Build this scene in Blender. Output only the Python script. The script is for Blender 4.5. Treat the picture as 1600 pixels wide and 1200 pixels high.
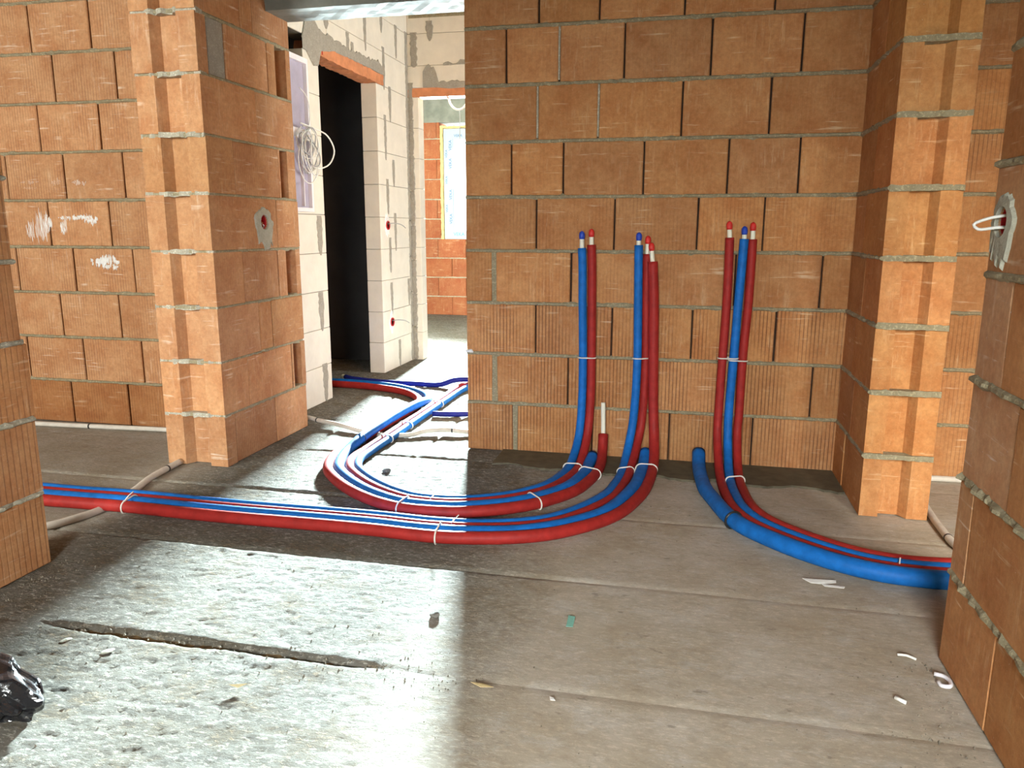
import bpy, math, random
import numpy as np
from mathutils import Vector, Matrix

for o in list(bpy.data.objects):
    bpy.data.objects.remove(o, do_unlink=True)
scene = bpy.context.scene
COL = scene.collection
rnd = random.Random(7)

# ------------------------------------------------------------------ camera
F_PX, PITCH, ROLL, YAW, CAM_H = 1201.2, 0.19887, 0.0022, 0.22069, 1.10
cy_, sy_ = math.cos(YAW), math.sin(YAW)
fw = Vector((-sy_, cy_, 0)); rt = Vector((cy_, sy_, 0)); up = Vector((0, 0, 1))
Fv = fw * math.cos(PITCH) - up * math.sin(PITCH)
Uv = up * math.cos(PITCH) + fw * math.sin(PITCH)
Rv = rt * math.cos(ROLL) + Uv * math.sin(ROLL)
U2 = Uv * math.cos(ROLL) - rt * math.sin(ROLL)
cam_data = bpy.data.cameras.new('camera')
cam_data.sensor_fit = 'HORIZONTAL'; cam_data.sensor_width = 36.0
cam_data.lens = F_PX / 1600.0 * 36.0
cam_data.clip_start = 0.02
cam = bpy.data.objects.new('camera', cam_data)
m3 = Matrix((Rv, U2, -Fv)).transposed()
cam.matrix_world = Matrix.Translation((0, 0, CAM_H)) @ m3.to_4x4()
COL.objects.link(cam)
scene.camera = cam

# ------------------------------------------------------------------ world, daylight, exposure
world = bpy.data.worlds.new('sky'); scene.world = world; world.use_nodes = True
bg = world.node_tree.nodes['Background']
bg.inputs[0].default_value = (0.80, 0.92, 1.0, 1); bg.inputs[1].default_value = 3.6
vs = scene.view_settings
vs.view_transform = 'Standard'; vs.look = 'None'; vs.gamma = 1.0; vs.use_curve_mapping = False
vs.exposure = 1.05

def window_light(name, loc, direction, sx, sy, power, color):
    d = bpy.data.lights.new(name, 'AREA'); d.shape = 'RECTANGLE'
    d.size = sx; d.size_y = sy; d.energy = power; d.color = color
    o = bpy.data.objects.new(name, d); COL.objects.link(o)
    o.location = loc
    o.rotation_euler = Vector(direction).to_track_quat('-Z', 'Y').to_euler()
    return o
# daylight standing outside the far window and the unseen windows of the other rooms
window_light('daylight_far_window', (-2.62, 9.96, 1.90), (0, -1, -0.14), 0.36, 0.42, 880, (0.80, 0.95, 1.0)).data.spread = math.radians(57)
window_light('added_daylight_hall', (3.45, 4.95, 1.55), (-1, 0, 0), 1.1, 1.1, 95, (0.95, 0.98, 1.0))  # unseen hall window and lamp, added to brighten the pale walls
window_light('daylight_right_room', (1.5, -1.1, 1.75), (0, 1, -0.85), 0.9, 1.1, 60, (1.0, 0.92, 0.82)).data.spread = math.radians(88)
window_light('daylight_left_room', (-3.55, -1.1, 1.65), (0, 1, -0.40), 1.1, 1.1, 125, (1.0, 0.95, 0.88))
window_light('added_daylight_camera_room', (0.0, -2.75, 1.85), (-0.12, 1, -0.80), 1.2, 1.1, 95, (1.0, 0.98, 0.96)).data.spread = math.radians(92)  # unseen rear window and lamp, added as fill for floor and walls
scene.cycles.use_adaptive_sampling = True; scene.cycles.adaptive_threshold = 0.035
scene.cycles.max_bounces = 7; scene.cycles.diffuse_bounces = 5; scene.cycles.glossy_bounces = 2; scene.cycles.transparent_max_bounces = 6

# ------------------------------------------------------------------ node helpers / materials
def new_mat(name):
    m = bpy.data.materials.new(name); m.use_nodes = True
    nt = m.node_tree
    for n in list(nt.nodes): nt.nodes.remove(n)
    out = nt.nodes.new('ShaderNodeOutputMaterial')
    bs = nt.nodes.new('ShaderNodeBsdfPrincipled')
    nt.links.new(bs.outputs[0], out.inputs[0])
    return m, nt, bs
def N(nt, typ, **kw):
    n = nt.nodes.new('ShaderNode' + typ)
    for k, v in kw.items():
        if k == 'ins':
            for i, val in v.items(): n.inputs[i].default_value = val
        else: setattr(n, k, v)
    return n
def L(nt, a, b): nt.links.new(a, b)
def math_node(nt, op, a, b=None, c=None):
    n = N(nt, 'Math', operation=op)
    for i, v in enumerate((a, b, c)):
        if v is None: continue
        if isinstance(v, (int, float)): n.inputs[i].default_value = v
        else: L(nt, v, n.inputs[i])
    return n.outputs[0]
def ramp(nt, fac, p0, p1, c0=(0, 0, 0, 1), c1=(1, 1, 1, 1)):
    r = N(nt, 'ValToRGB'); e = r.color_ramp.elements
    e[0].position = p0; e[1].position = p1; e[0].color = c0; e[1].color = c1
    L(nt, fac, r.inputs[0]); return r.outputs[0]
def mix(nt, fac, a, b, mode='MIX'):
    n = N(nt, 'Mix', data_type='RGBA', blend_type=mode)
    if isinstance(fac, (int, float)): n.inputs[0].default_value = fac
    else: L(nt, fac, n.inputs[0])
    for s, v in ((6, a), (7, b)):
        if isinstance(v, tuple): n.inputs[s].default_value = v
        else: L(nt, v, n.inputs[s])
    return n.outputs[2]
def noise(nt, vec, scale, detail=4, rough=0.55, dist=0.0):
    n = N(nt, 'TexNoise', ins={'Scale': scale, 'Detail': detail, 'Roughness': rough, 'Distortion': dist})
    L(nt, vec, n.inputs['Vector']); return n.outputs['Fac']
def mapping(nt, vec, scale=(1, 1, 1), loc=(0, 0, 0)):
    n = N(nt, 'Mapping'); n.inputs['Scale'].default_value = scale; n.inputs['Location'].default_value = loc
    L(nt, vec, n.inputs['Vector']); return n.outputs[0]
def bump(nt, bs, h, strength, dist):
    b = N(nt, 'Bump', ins={'Strength': strength, 'Distance': dist}); L(nt, h, b.inputs['Height'])
    L(nt, b.outputs[0], bs.inputs['Normal'])

def brick_material(name, base, second, rib_period=0.0165):
    m, nt, bs = new_mat(name)
    tc = N(nt, 'TexCoord').outputs['Object']
    oi = N(nt, 'ObjectInfo')
    off = N(nt, 'VectorMath', operation='MULTIPLY_ADD')
    cmb = N(nt, 'CombineXYZ'); 
    for i in range(3): L(nt, oi.outputs['Random'], cmb.inputs[i])
    L(nt, cmb.outputs[0], off.inputs[0]); off.inputs[1].default_value = (57.0, 31.0, 83.0); L(nt, tc, off.inputs[2])
    v = off.outputs[0]
    sep = N(nt, 'SeparateXYZ'); L(nt, tc, sep.inputs[0])
    big = noise(nt, v, 7.0, 6, 0.7)
    col = mix(nt, ramp(nt, big, 0.36, 0.64), base, second)
    fine = noise(nt, v, 60.0, 5, 0.7)
    col = mix(nt, ramp(nt, fine, 0.3, 0.75, (0.78, 0.78, 0.78, 1), (1.14, 1.14, 1.14, 1)), col, col)
    mul = N(nt, 'Mix', data_type='RGBA', blend_type='MULTIPLY'); mul.inputs[0].default_value = 1.0
    L(nt, col, mul.inputs[6]); L(nt, ramp(nt, fine, 0.3, 0.75, (0.80, 0.78, 0.76, 1), (1.10, 1.10, 1.10, 1)), mul.inputs[7])
    col = mul.outputs[2]
    # vertical comb ribs of the extruded block
    wob = noise(nt, mapping(nt, v, (30, 30, 2)), 1.0, 2)
    ph = math_node(nt, 'MULTIPLY_ADD', sep.outputs[0], 2 * math.pi / rib_period, math_node(nt, 'MULTIPLY', wob, 1.6))
    s = math_node(nt, 'ABSOLUTE', math_node(nt, 'SINE', math_node(nt, 'MULTIPLY', ph, 0.5)))
    line = math_node(nt, 'SUBTRACT', 1.0, math_node(nt, 'SMOOTH_MIN', math_node(nt, 'MULTIPLY', s, 2.0), 1.0, 0.2))
    patch = ramp(nt, noise(nt, mapping(nt, v, (7, 7, 3)), 1.0, 2), 0.38, 0.6)
    linef = math_node(nt, 'MULTIPLY', math_node(nt, 'MULTIPLY', line, patch), oi.outputs['Alpha'])
    col = mix(nt, math_node(nt, 'MULTIPLY', linef, 0.8), col, (0.16, 0.06, 0.03, 1))
    # lime bloom: pale horizontal scuffs and specks
    sc = ramp(nt, noise(nt, mapping(nt, v, (5, 5, 70)), 1.0, 3, 0.6), 0.60, 0.70)
    scm = ramp(nt, noise(nt, v, 9.0, 2), 0.45, 0.65)
    col = mix(nt, math_node(nt, 'MULTIPLY', math_node(nt, 'MULTIPLY', sc, scm), 0.6), col, (0.80, 0.62, 0.40, 1))
    dust = ramp(nt, noise(nt, mapping(nt, v, (60, 60, 8)), 1.0, 4, 0.7), 0.55, 0.8)
    col = mix(nt, math_node(nt, 'MULTIPLY', math_node(nt, 'MULTIPLY', dust, ramp(nt, noise(nt, v, 6.0, 2), 0.42, 0.65)), 0.7), col, (0.76, 0.53, 0.30, 1))
    spk = ramp(nt, noise(nt, v, 210.0, 1, 0.5), 0.74, 0.80)
    col = mix(nt, math_node(nt, 'MULTIPLY', spk, 0.35), col, (0.75, 0.66, 0.52, 1))
    # per-block tint
    t = N(nt, 'Mix', data_type='RGBA', blend_type='MULTIPLY'); t.inputs[0].default_value = 1.0
    L(nt, col, t.inputs[6]); L(nt, oi.outputs['Color'], t.inputs[7])
    L(nt, t.outputs[2], bs.inputs['Base Color'])
    bs.inputs['Roughness'].default_value = 0.82
    bs.inputs['Specular IOR Level'].default_value = 0.3
    hgt = math_node(nt, 'SUBTRACT', math_node(nt, 'MULTIPLY', fine, 0.6), math_node(nt, 'MULTIPLY', line, math_node(nt, 'MULTIPLY', oi.outputs['Alpha'], 0.6)))
    bump(nt, bs, hgt, 0.55, 0.0022)
    return m
M = {}
M['brick'] = brick_material('fired_clay', (0.46, 0.190, 0.066, 1), (0.575, 0.288, 0.115, 1))
M['brick_coarse'] = brick_material('fired_clay_combed', (0.46, 0.190, 0.066, 1), (0.575, 0.288, 0.115, 1), 0.0215)
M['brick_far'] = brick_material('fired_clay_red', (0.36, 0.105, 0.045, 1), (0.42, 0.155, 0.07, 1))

def mortar_material(name, c0, c1, hole=0.6):
    m, nt, bs = new_mat(name)
    p = N(nt, 'NewGeometry').outputs['Position']
    a = noise(nt, p, 28, 5, 0.65); b = noise(nt, p, 120, 3, 0.6)
    col = mix(nt, ramp(nt, a, 0.3, 0.7), c0, c1)
    col = mix(nt, math_node(nt, 'MULTIPLY', ramp(nt, b, 0.42, 0.30), hole), col, (0.06, 0.05, 0.035, 1))
    L(nt, col, bs.inputs['Base Color']); bs.inputs['Roughness'].default_value = 0.95
    bump(nt, bs, math_node(nt, 'ADD', a, math_node(nt, 'MULTIPLY', b, 0.5)), 0.8, 0.006)
    return m
M['mortar'] = mortar_material('cement_mortar', (0.34, 0.285, 0.165, 1), (0.48, 0.425, 0.275, 1), 0.35)
M['mortar_pale'] = mortar_material('pale_mortar', (0.50, 0.46, 0.34, 1), (0.66, 0.62, 0.50, 1), 0.35)
M['smear'] = mortar_material('tile_adhesive_smear', (0.36, 0.335, 0.28, 1), (0.45, 0.42, 0.36, 1), 0.2)
M['filler'] = mortar_material('plaster_filler', (0.38, 0.37, 0.29, 1), (0.50, 0.49, 0.40, 1), 0.1)
M['lime'] = mortar_material('white_lime', (0.80, 0.80, 0.78, 1), (0.86, 0.86, 0.85, 1), 0.0)

def plain(name, c, rough=0.8, var=0.12, scale=14, bmp=0.25, metal=0.0, spec=0.4, coords='pos'):
    m, nt, bs = new_mat(name)
    p = N(nt, 'NewGeometry').outputs['Position']
    a = noise(nt, p, scale, 5, 0.6)
    lo = tuple(x * (1 - var) for x in c[:3]) + (1,); hi = tuple(min(1, x * (1 + var)) for x in c[:3]) + (1,)
    L(nt, ramp(nt, a, 0.3, 0.7, lo, hi), bs.inputs['Base Color'])
    bs.inputs['Roughness'].default_value = rough; bs.inputs['Metallic'].default_value = metal
    bs.inputs['Specular IOR Level'].default_value = spec
    if bmp: bump(nt, bs, noise(nt, p, scale * 6, 4, 0.65), bmp, 0.003)
    return m
M['joint_dark'] = plain('joint_shadow_mortar', (0.035, 0.018, 0.010), 0.95)
M['aac'] = plain('aerated_concrete', (0.74, 0.70, 0.61), 0.9, 0.06, 9, 0.4)
M['aac_joint'] = plain('thin_bed_joint', (0.20, 0.18, 0.15), 0.95)
M['lintel'] = plain('clay_lintel', (0.60, 0.24, 0.11), 0.85, 0.22, 12, 0.5)
M['beam'] = plain('cast_concrete', (0.23, 0.235, 0.20), 0.85, 0.22, 8, 0.2)
M['plaster_grey'] = plain('rough_render', (0.24, 0.18, 0.13), 0.95, 0.15, 4, 0.4)
M['plaster_dim'] = plain('brown_render', (0.17, 0.13, 0.10), 0.95, 0.15, 4, 0.4)
M['earth'] = plain('brown_dirt', (0.20, 0.13, 0.06), 0.95, 0.4, 60, 0.8)
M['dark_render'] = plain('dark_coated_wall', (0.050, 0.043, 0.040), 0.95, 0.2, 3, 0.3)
M['ceiling'] = plain('ceiling_concrete', (0.27, 0.26, 0.235), 0.9, 0.12, 5, 0.3)
M['membrane'] = plain('bitumen_membrane', (0.11, 0.092, 0.058), 0.75, 0.25, 20, 0.5)
M['conduit'] = plain('white_conduit', (0.66, 0.62, 0.55), 0.55, 0.1, 25, 0.15)
M['pipe_white'] = plain('white_multilayer_pipe', (0.84, 0.82, 0.66), 0.35, 0.03, 30, 0.0)
M['tape_red'] = plain('red_tape', (0.70, 0.035, 0.03), 0.3, 0.15, 80, 0.4)
M['tape_blue'] = plain('blue_tape', (0.02, 0.07, 0.50), 0.3, 0.15, 80, 0.4)
M['tie_white'] = plain('white_nylon', (0.80, 0.76, 0.68), 0.4, 0.03, 30, 0.0)
M['tie_black'] = plain('black_nylon', (0.02, 0.02, 0.02), 0.4, 0.03, 30, 0.0)
M['plastic_white'] = plain('white_plastic', (0.82, 0.80, 0.84), 0.35, 0.03, 30, 0.0)
M['plastic_lilac'] = plain('lilac_grey_plastic', (0.42, 0.39, 0.50), 0.4, 0.1, 12, 0.0)
M['plastic_red'] = plain('red_plastic', (0.50, 0.02, 0.025), 0.35, 0.1, 30, 0.0)
M['cable'] = plain('white_cable', (0.78, 0.77, 0.72), 0.45, 0.05, 30, 0.0)
M['cable_grey'] = plain('grey_cable', (0.36, 0.36, 0.35), 0.45, 0.05, 30, 0.0)
M['copper'] = plain('orange_wire', (0.45, 0.16, 0.06), 0.45, 0.1, 30, 0.0)
M['paper'] = plain('paper', (0.85, 0.84, 0.80), 0.8, 0.06, 40, 0.1)
M['green_tape'] = plain('mint_tape', (0.22, 0.52, 0.43), 0.5, 0.12, 60, 0.1)
M['stone'] = plain('grey_stone', (0.17, 0.16, 0.14), 0.9, 0.3, 60, 0.4)
M['chip'] = plain('yellow_chip', (0.62, 0.50, 0.26), 0.8, 0.2, 60, 0.3)
M['grit'] = plain('grit', (0.20, 0.17, 0.13), 0.95, 0.5, 6, 0.0)
M['foam'] = plain('expanding_foam', (0.80, 0.58, 0.26), 0.8, 0.12, 30, 0.6)
M['frame_white'] = plain('white_window_frame', (0.44, 0.52, 0.62), 0.35, 0.02, 8, 0.0)
M['print_blue'] = plain('blue_print', (0.05, 0.16, 0.38), 0.6, 0.02, 8, 0.0)
M['print_cyan'] = plain('pale_blue_print', (0.10, 0.42, 0.66), 0.6, 0.02, 8, 0.0)
M['red_mark'] = plain('red_marker', (0.42, 0.015, 0.015), 0.7, 0.02, 8, 0.0)

def foam_sleeve(name, c, film):
    m, nt, bs = new_mat(name)
    p = N(nt, 'NewGeometry').outputs['Position']
    a = noise(nt, p, 26, 4, 0.6)
    lo = tuple(x * 0.80 for x in c) + (1,); hi = tuple(min(1, x * 1.15) for x in c) + (1,)
    col = ramp(nt, a, 0.32, 0.7, lo, hi)
    d = ramp(nt, noise(nt, p, 300, 2), 0.72, 0.80)
    col = mix(nt, math_node(nt, 'MULTIPLY', d, 0.35), col, film)
    L(nt, col, bs.inputs['Base Color'])
    bs.inputs['Roughness'].default_value = 0.56
    bs.inputs['Specular IOR Level'].default_value = 0.22
    bump(nt, bs, noise(nt, p, 70, 4, 0.6), 0.3, 0.002)
    return m
M['sleeve_blue'] = foam_sleeve('blue_foam_sleeve', (0.008, 0.145, 0.50), (0.35, 0.48, 0.70, 1))
M['sleeve_red'] = foam_sleeve('red_foam_sleeve', (0.36, 0.024, 0.020), (0.60, 0.30, 0.25, 1))
M['sleeve_navy'] = foam_sleeve('navy_foam_sleeve', (0.012, 0.018, 0.20), (0.3, 0.35, 0.6, 1))

def floor_material():
    m, nt, bs = new_mat('raw_concrete_floor')
    p = N(nt, 'NewGeometry').outputs['Position']
    big = noise(nt, p, 1.6, 4, 0.6)
    col = mix(nt, ramp(nt, big, 0.35, 0.68), (0.40, 0.355, 0.28, 1), (0.53, 0.51, 0.45, 1))
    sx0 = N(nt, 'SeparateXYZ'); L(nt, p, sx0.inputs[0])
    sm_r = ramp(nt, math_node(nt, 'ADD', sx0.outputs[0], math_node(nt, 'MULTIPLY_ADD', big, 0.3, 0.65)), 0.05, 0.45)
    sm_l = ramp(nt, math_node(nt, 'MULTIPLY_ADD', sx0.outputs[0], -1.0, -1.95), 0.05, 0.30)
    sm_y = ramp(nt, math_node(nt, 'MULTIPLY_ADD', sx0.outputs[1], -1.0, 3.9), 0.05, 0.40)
    smooth_bounce_side = math_node(nt, 'MAXIMUM', sm_r, math_node(nt, 'MULTIPLY', sm_l, sm_y))
    col = mix(nt, smooth_bounce_side, col, mix(nt, ramp(nt, noise(nt, p, 3.0, 5, 0.6), 0.35, 0.65), (0.49, 0.415, 0.31, 1), (0.59, 0.53, 0.44, 1)))   # trowelled, dusty screed; lifted and warmed to paint bounce light into the shade
    keep = lambda a: math_node(nt, 'MULTIPLY_ADD', smooth_bounce_side, -0.72 * a, a)
    st = noise(nt, mapping(nt, p, (3.0, 12.0, 1)), 1.0, 6, 0.75)
    col = mix(nt, math_node(nt, 'MULTIPLY', ramp(nt, st, 0.50, 0.68), keep(0.55)), col, (0.30, 0.26, 0.20, 1))
    pale = noise(nt, mapping(nt, p, (0.8, 1.3, 1)), 9.0, 6, 0.8)
    col = mix(nt, math_node(nt, 'MULTIPLY', ramp(nt, pale, 0.50, 0.66), 0.55), col, (0.64, 0.63, 0.59, 1))
    brn = noise(nt, mapping(nt, p, (0.8, 1.5, 1), (5, 2, 0)), 26.0, 5, 0.8)
    col = mix(nt, math_node(nt, 'MULTIPLY', ramp(nt, brn, 0.50, 0.62), keep(0.75)), col, (0.20, 0.17, 0.125, 1))
    mud = noise(nt, mapping(nt, p, (1.0, 1.4, 1), (1, 9, 0)), 6.0, 7, 0.78)
    col = mix(nt, math_node(nt, 'MULTIPLY', ramp(nt, mud, 0.49, 0.60), keep(0.75)), col, (0.27, 0.185, 0.095, 1))
    pit = ramp(nt, noise(nt, mapping(nt, p, (0.55, 1.5, 1)), 75, 4, 0.75), 0.44, 0.36)
    rough_side = ramp(nt, math_node(nt, 'ADD', math_node(nt, 'MULTIPLY', N(nt, 'SeparateXYZ').outputs[0], -1.0), 0.0), 0.3, 0.9)
    sx = [n for n in nt.nodes if n.bl_idname == 'ShaderNodeSeparateXYZ'][-1]; L(nt, p, sx.inputs[0])
    col = mix(nt, math_node(nt, 'MULTIPLY', pit, keep(0.7)), col, (0.11, 0.10, 0.08, 1))
    spot = ramp(nt, noise(nt, mapping(nt, p, (0.8, 1.3, 1), (3, 7, 0)), 24, 3, 0.6), 0.66, 0.72)
    col = mix(nt, math_node(nt, 'MULTIPLY', spot, 0.5), col, (0.17, 0.14, 0.11, 1))
    wh = ramp(nt, noise(nt, p, 110, 2, 0.5), 0.73, 0.79)
    col = mix(nt, math_node(nt, 'MULTIPLY', wh, 0.35), col, (0.75, 0.73, 0.68, 1))
    L(nt, col, bs.inputs['Base Color'])
    rr = math_node(nt, 'MULTIPLY_ADD', rough_side, 0.20, 0.72)
    L(nt, rr, bs.inputs['Roughness'])
    bs.inputs['Specular IOR Level'].default_value = 0.22
    h = math_node(nt, 'ADD', noise(nt, mapping(nt, p, (0.7, 1.4, 1)), 40, 6, 0.85), math_node(nt, 'MULTIPLY', brn, -0.5))
    h = math_node(nt, 'SUBTRACT', h, math_node(nt, 'MULTIPLY', pit, 0.5))
    b = N(nt, 'Bump', ins={'Distance': 0.014}); L(nt, h, b.inputs['Height'])
    L(nt, math_node(nt, 'MULTIPLY_ADD', rough_side, 0.85, 0.15), b.inputs['Strength'])
    L(nt, b.outputs[0], bs.inputs['Normal'])
    return m
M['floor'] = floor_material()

def glass_material():
    m = bpy.data.materials.new('window_glass'); m.use_nodes = True; nt = m.node_tree
    for n in list(nt.nodes): nt.nodes.remove(n)
    out = nt.nodes.new('ShaderNodeOutputMaterial')
    tr = N(nt, 'BsdfTransparent'); tr.inputs[0].default_value = (0.95, 0.98, 0.98, 1)
    gl = N(nt, 'BsdfGlossy', ins={'Roughness': 0.02})
    mx = N(nt, 'MixShader'); mx.inputs[0].default_value = 0.06
    L(nt, tr.outputs[0], mx.inputs[1]); L(nt, gl.outputs[0], mx.inputs[2]); L(nt, mx.outputs[0], out.inputs[0])
    return m
M['glass'] = glass_material()
def bag_material():
    m, nt, bs = new_mat('black_plastic_film')
    bs.inputs['Base Color'].default_value = (0.012, 0.012, 0.014, 1)
    bs.inputs['Roughness'].default_value = 0.16; bs.inputs['Specular IOR Level'].default_value = 0.8
    p = N(nt, 'NewGeometry').outputs['Position']
    bump(nt, bs, noise(nt, p, 40, 4, 0.6), 0.5, 0.004)
    return m
M['bag'] = bag_material()

# ------------------------------------------------------------------ object helpers
def tag(o, label, cat=None, group=None, kind=None):
    if label: o['label'] = label
    if cat: o['category'] = cat
    if group: o['group'] = group
    if kind: o['kind'] = kind
    return o
def mesh_obj(name, verts, faces, mat, parent=None, loc=(0, 0, 0), rotz=0.0, smooth=False):
    me = bpy.data.meshes.new(name); me.from_pydata([tuple(v) for v in verts], [], faces)
    if mat: me.materials.append(M[mat] if isinstance(mat, str) else mat)
    if smooth: me.polygons.foreach_set('use_smooth', [True] * len(me.polygons))
    me.update()
    o = bpy.data.objects.new(name, me); COL.objects.link(o)
    o.location = loc; o.rotation_euler = (0, 0, rotz)
    if parent: o.parent = parent
    return o
def empty(name, loc=(0, 0, 0), rotz=0.0):
    o = bpy.data.objects.new(name, None); COL.objects.link(o)
    o.location = loc; o.rotation_euler = (0, 0, rotz); o.empty_display_size = 0.1
    return o
def box_geo(x0, x1, y0, y1, z0, z1):
    v = [(x, y, z) for x in (x0, x1) for y in (y0, y1) for z in (z0, z1)]
    f = [(0, 1, 3, 2), (4, 6, 7, 5), (0, 4, 5, 1), (2, 3, 7, 6), (0, 2, 6, 4), (1, 5, 7, 3)]
    return v, f
def join_geo(parts):
    V, Fc = [], []
    for v, f in parts:
        n = len(V); V += list(v); Fc += [tuple(i + n for i in q) for q in f]
    return V, Fc
def chamfer_box(w, d, h, c=0.004, jit=0.0, r=rnd):
    """24-vertex box with chamfered edges, centred on the origin"""
    V = []; idx = {}
    for sx in (-1, 1):
        for sy in (-1, 1):
            for sz in (-1, 1):
                jx, jy, jz = (r.uniform(-jit, jit) for _ in range(3))
                for a in range(3):
                    p = [sx * (w / 2 - c), sy * (d / 2 - c), sz * (h / 2 - c)]
                    p[a] = (sx * w, sy * d, sz * h)[a] / 2
                    idx[(sx, sy, sz, a)] = len(V)
                    V.append((p[0] + jx, p[1] + jy, p[2] + jz))
    Fc = []
    for a in range(3):
        o1, o2 = [i for i in range(3) if i != a]
        for s in (-1, 1):
            q = []
            for (s1, s2) in ((-1, -1), (1, -1), (1, 1), (-1, 1)):
                k = [0, 0, 0]; k[a] = s; k[o1] = s1; k[o2] = s2
                q.append(idx[(k[0], k[1], k[2], a)])
            flip = (s < 0) ^ (a == 1)
            Fc.append(tuple(q[::-1]) if flip else tuple(q))
    for a in range(3):                       # edges parallel to axis a
        o1, o2 = [i for i in range(3) if i != a]
        for s1 in (-1, 1):
            for s2 in (-1, 1):
                k0 = [0, 0, 0]; k0[a] = -1; k0[o1] = s1; k0[o2] = s2
                k1 = list(k0); k1[a] = 1
                q = (idx[(*k0, o1)], idx[(*k1, o1)], idx[(*k1, o2)], idx[(*k0, o2)])
                Fc.append(q)
    for sx in (-1, 1):
        for sy in (-1, 1):
            for sz in (-1, 1):
                q = tuple(idx[(sx, sy, sz, a)] for a in range(3))
                Fc.append(q)
    # fix winding from centre
    out = []
    for f in Fc:
        p = [Vector(V[i]) for i in f]
        n = (p[1] - p[0]).cross(p[2] - p[0]); c0 = sum(p, Vector()) / len(p)
        out.append(f if n.dot(c0) > 0 else f[::-1])
    return V, out
def prism_geo(poly, z0, z1):
    n = len(poly)
    area = sum(poly[i][0] * poly[(i + 1) % n][1] - poly[(i + 1) % n][0] * poly[i][1] for i in range(n))
    if area < 0: poly = poly[::-1]
    V = [(x, y, z0) for x, y in poly] + [(x, y, z1) for x, y in poly]
    Fc = [tuple(range(n - 1, -1, -1)), tuple(range(n, 2 * n))]
    Fc += [(i, (i + 1) % n, n + (i + 1) % n, n + i) for i in range(n)]
    return V, Fc

def brick(parent, x0, x1, z0, z1, T, mat='brick', name='brick', tint=None, rib=None, y0=0.0, jitter=0.002, chamf=0.004):
    w, h = x1 - x0, z1 - z0
    v, f = chamfer_box(w, T, h, min(chamf, w / 5), jitter * 0.5)
    o = mesh_obj(name, v, f, mat, parent, ((x0 + x1) / 2, y0 + T / 2 + rnd.uniform(-jitter, jitter), (z0 + z1) / 2))
    set_tint(o, tint, rib); return o
def set_tint(o, tint=None, rib=None):
    if tint is None:
        b = rnd.uniform(0.86, 1.10); w = rnd.uniform(-0.07, 0.07)
        tint = (b * (1 + w * 0.3), b, b * (1 - w))
    o.color = (*tint, rnd.choice((0.25, 0.6, 1.0)) if rib is None else rib)
def prism_brick(parent, poly, z0, z1, mat='brick', tint=None, rib=None, name='brick'):
    cx = sum(p[0] for p in poly) / len(poly); cyy = sum(p[1] for p in poly) / len(poly); cz = (z0 + z1) / 2
    v, f = prism_geo([(x - cx, y - cyy) for x, y in poly], z0 - cz, z1 - cz)
    o = mesh_obj(name, v, f, mat, parent, (cx + rnd.uniform(-.002, .002), cyy + rnd.uniform(-.002, .002), cz))
    set_tint(o, tint, rib); return o
def mortar_bed(parent, x0, x1, z, T, th=0.012, proud=0.004, mat='mortar', ends=True, seed=0):
    """lumpy bed of mortar between two courses; front bead is ragged"""
    r = random.Random(seed * 77 + int(z * 1000))
    n = max(2, int((x1 - x0) / 0.022)); V = []; Fc = []
    a = 0.0
    for i in range(n + 1):
        x = x0 + (x1 - x0) * i / n
        a = 0.6 * a + 0.4 * r.uniform(-1, 1)
        dz0 = -th * 0.55 - max(0, r.uniform(-0.005, 0.007) + a * 0.005); dz1 = th * 0.55 + max(0, r.uniform(-0.005, 0.006) + a * 0.004)
        pr = -proud * (0.2 + r.random() * 1.5) - max(0, a) * 0.006 + (0.008 if r.random() < 0.07 else 0)
        V += [(x, 0.003, z + dz0), (x, pr, z - th * 0.2), (x, pr * 0.9, z + th * 0.25), (x, 0.003, z + dz1), (x, T - 0.003, z + th * 0.5), (x, T - 0.003, z - th * 0.5)]
    for i in range(n):
        for k in range(6):
            p = i * 6 + k; q = i * 6 + (k + 1) % 6
            Fc.append((p, q, q + 6, p + 6))
    Fc.append(tuple(range(5, -1, -1))); Fc.append(tuple(n * 6 + k for k in range(6)))
    return mesh_obj('mortar_bed', V, [f[::-1] for f in Fc], mat, parent)
def ragged_patch(name, mat, parent, cx, cz, rx, rz, seed=0, th=0.003, rag=0.18, n=30, down=0.0, y=0.0):
    """irregular blob of filler lying on the wall face (local x/z), proud by th; fringe dragged down if down>0"""
    r = random.Random(seed); V = [(cx, y - th, cz)]; rim = []
    for i in range(n):
        t = 2 * math.pi * i / n
        k = 1 + r.uniform(-rag, rag)
        x = cx + rx * math.cos(t) * k; z = cz + rz * math.sin(t) * k
        if down and math.sin(t) < -0.35: z -= down * r.random()
        rim.append((x, z))
    V += [(cx + (x - cx) * 0.85, y - th, cz + (z - cz) * 0.85) for x, z in rim]
    V += [(x, y + 0.001, z) for x, z in rim]
    Fc = [(0, 1 + (i + 1) % n, 1 + i) for i in range(n)]
    Fc += [(1 + i, 1 + (i + 1) % n, 1 + n + (i + 1) % n, 1 + n + i) for i in range(n)]
    return mesh_obj(name, V, [f[::-1] for f in Fc], mat, parent)
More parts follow.
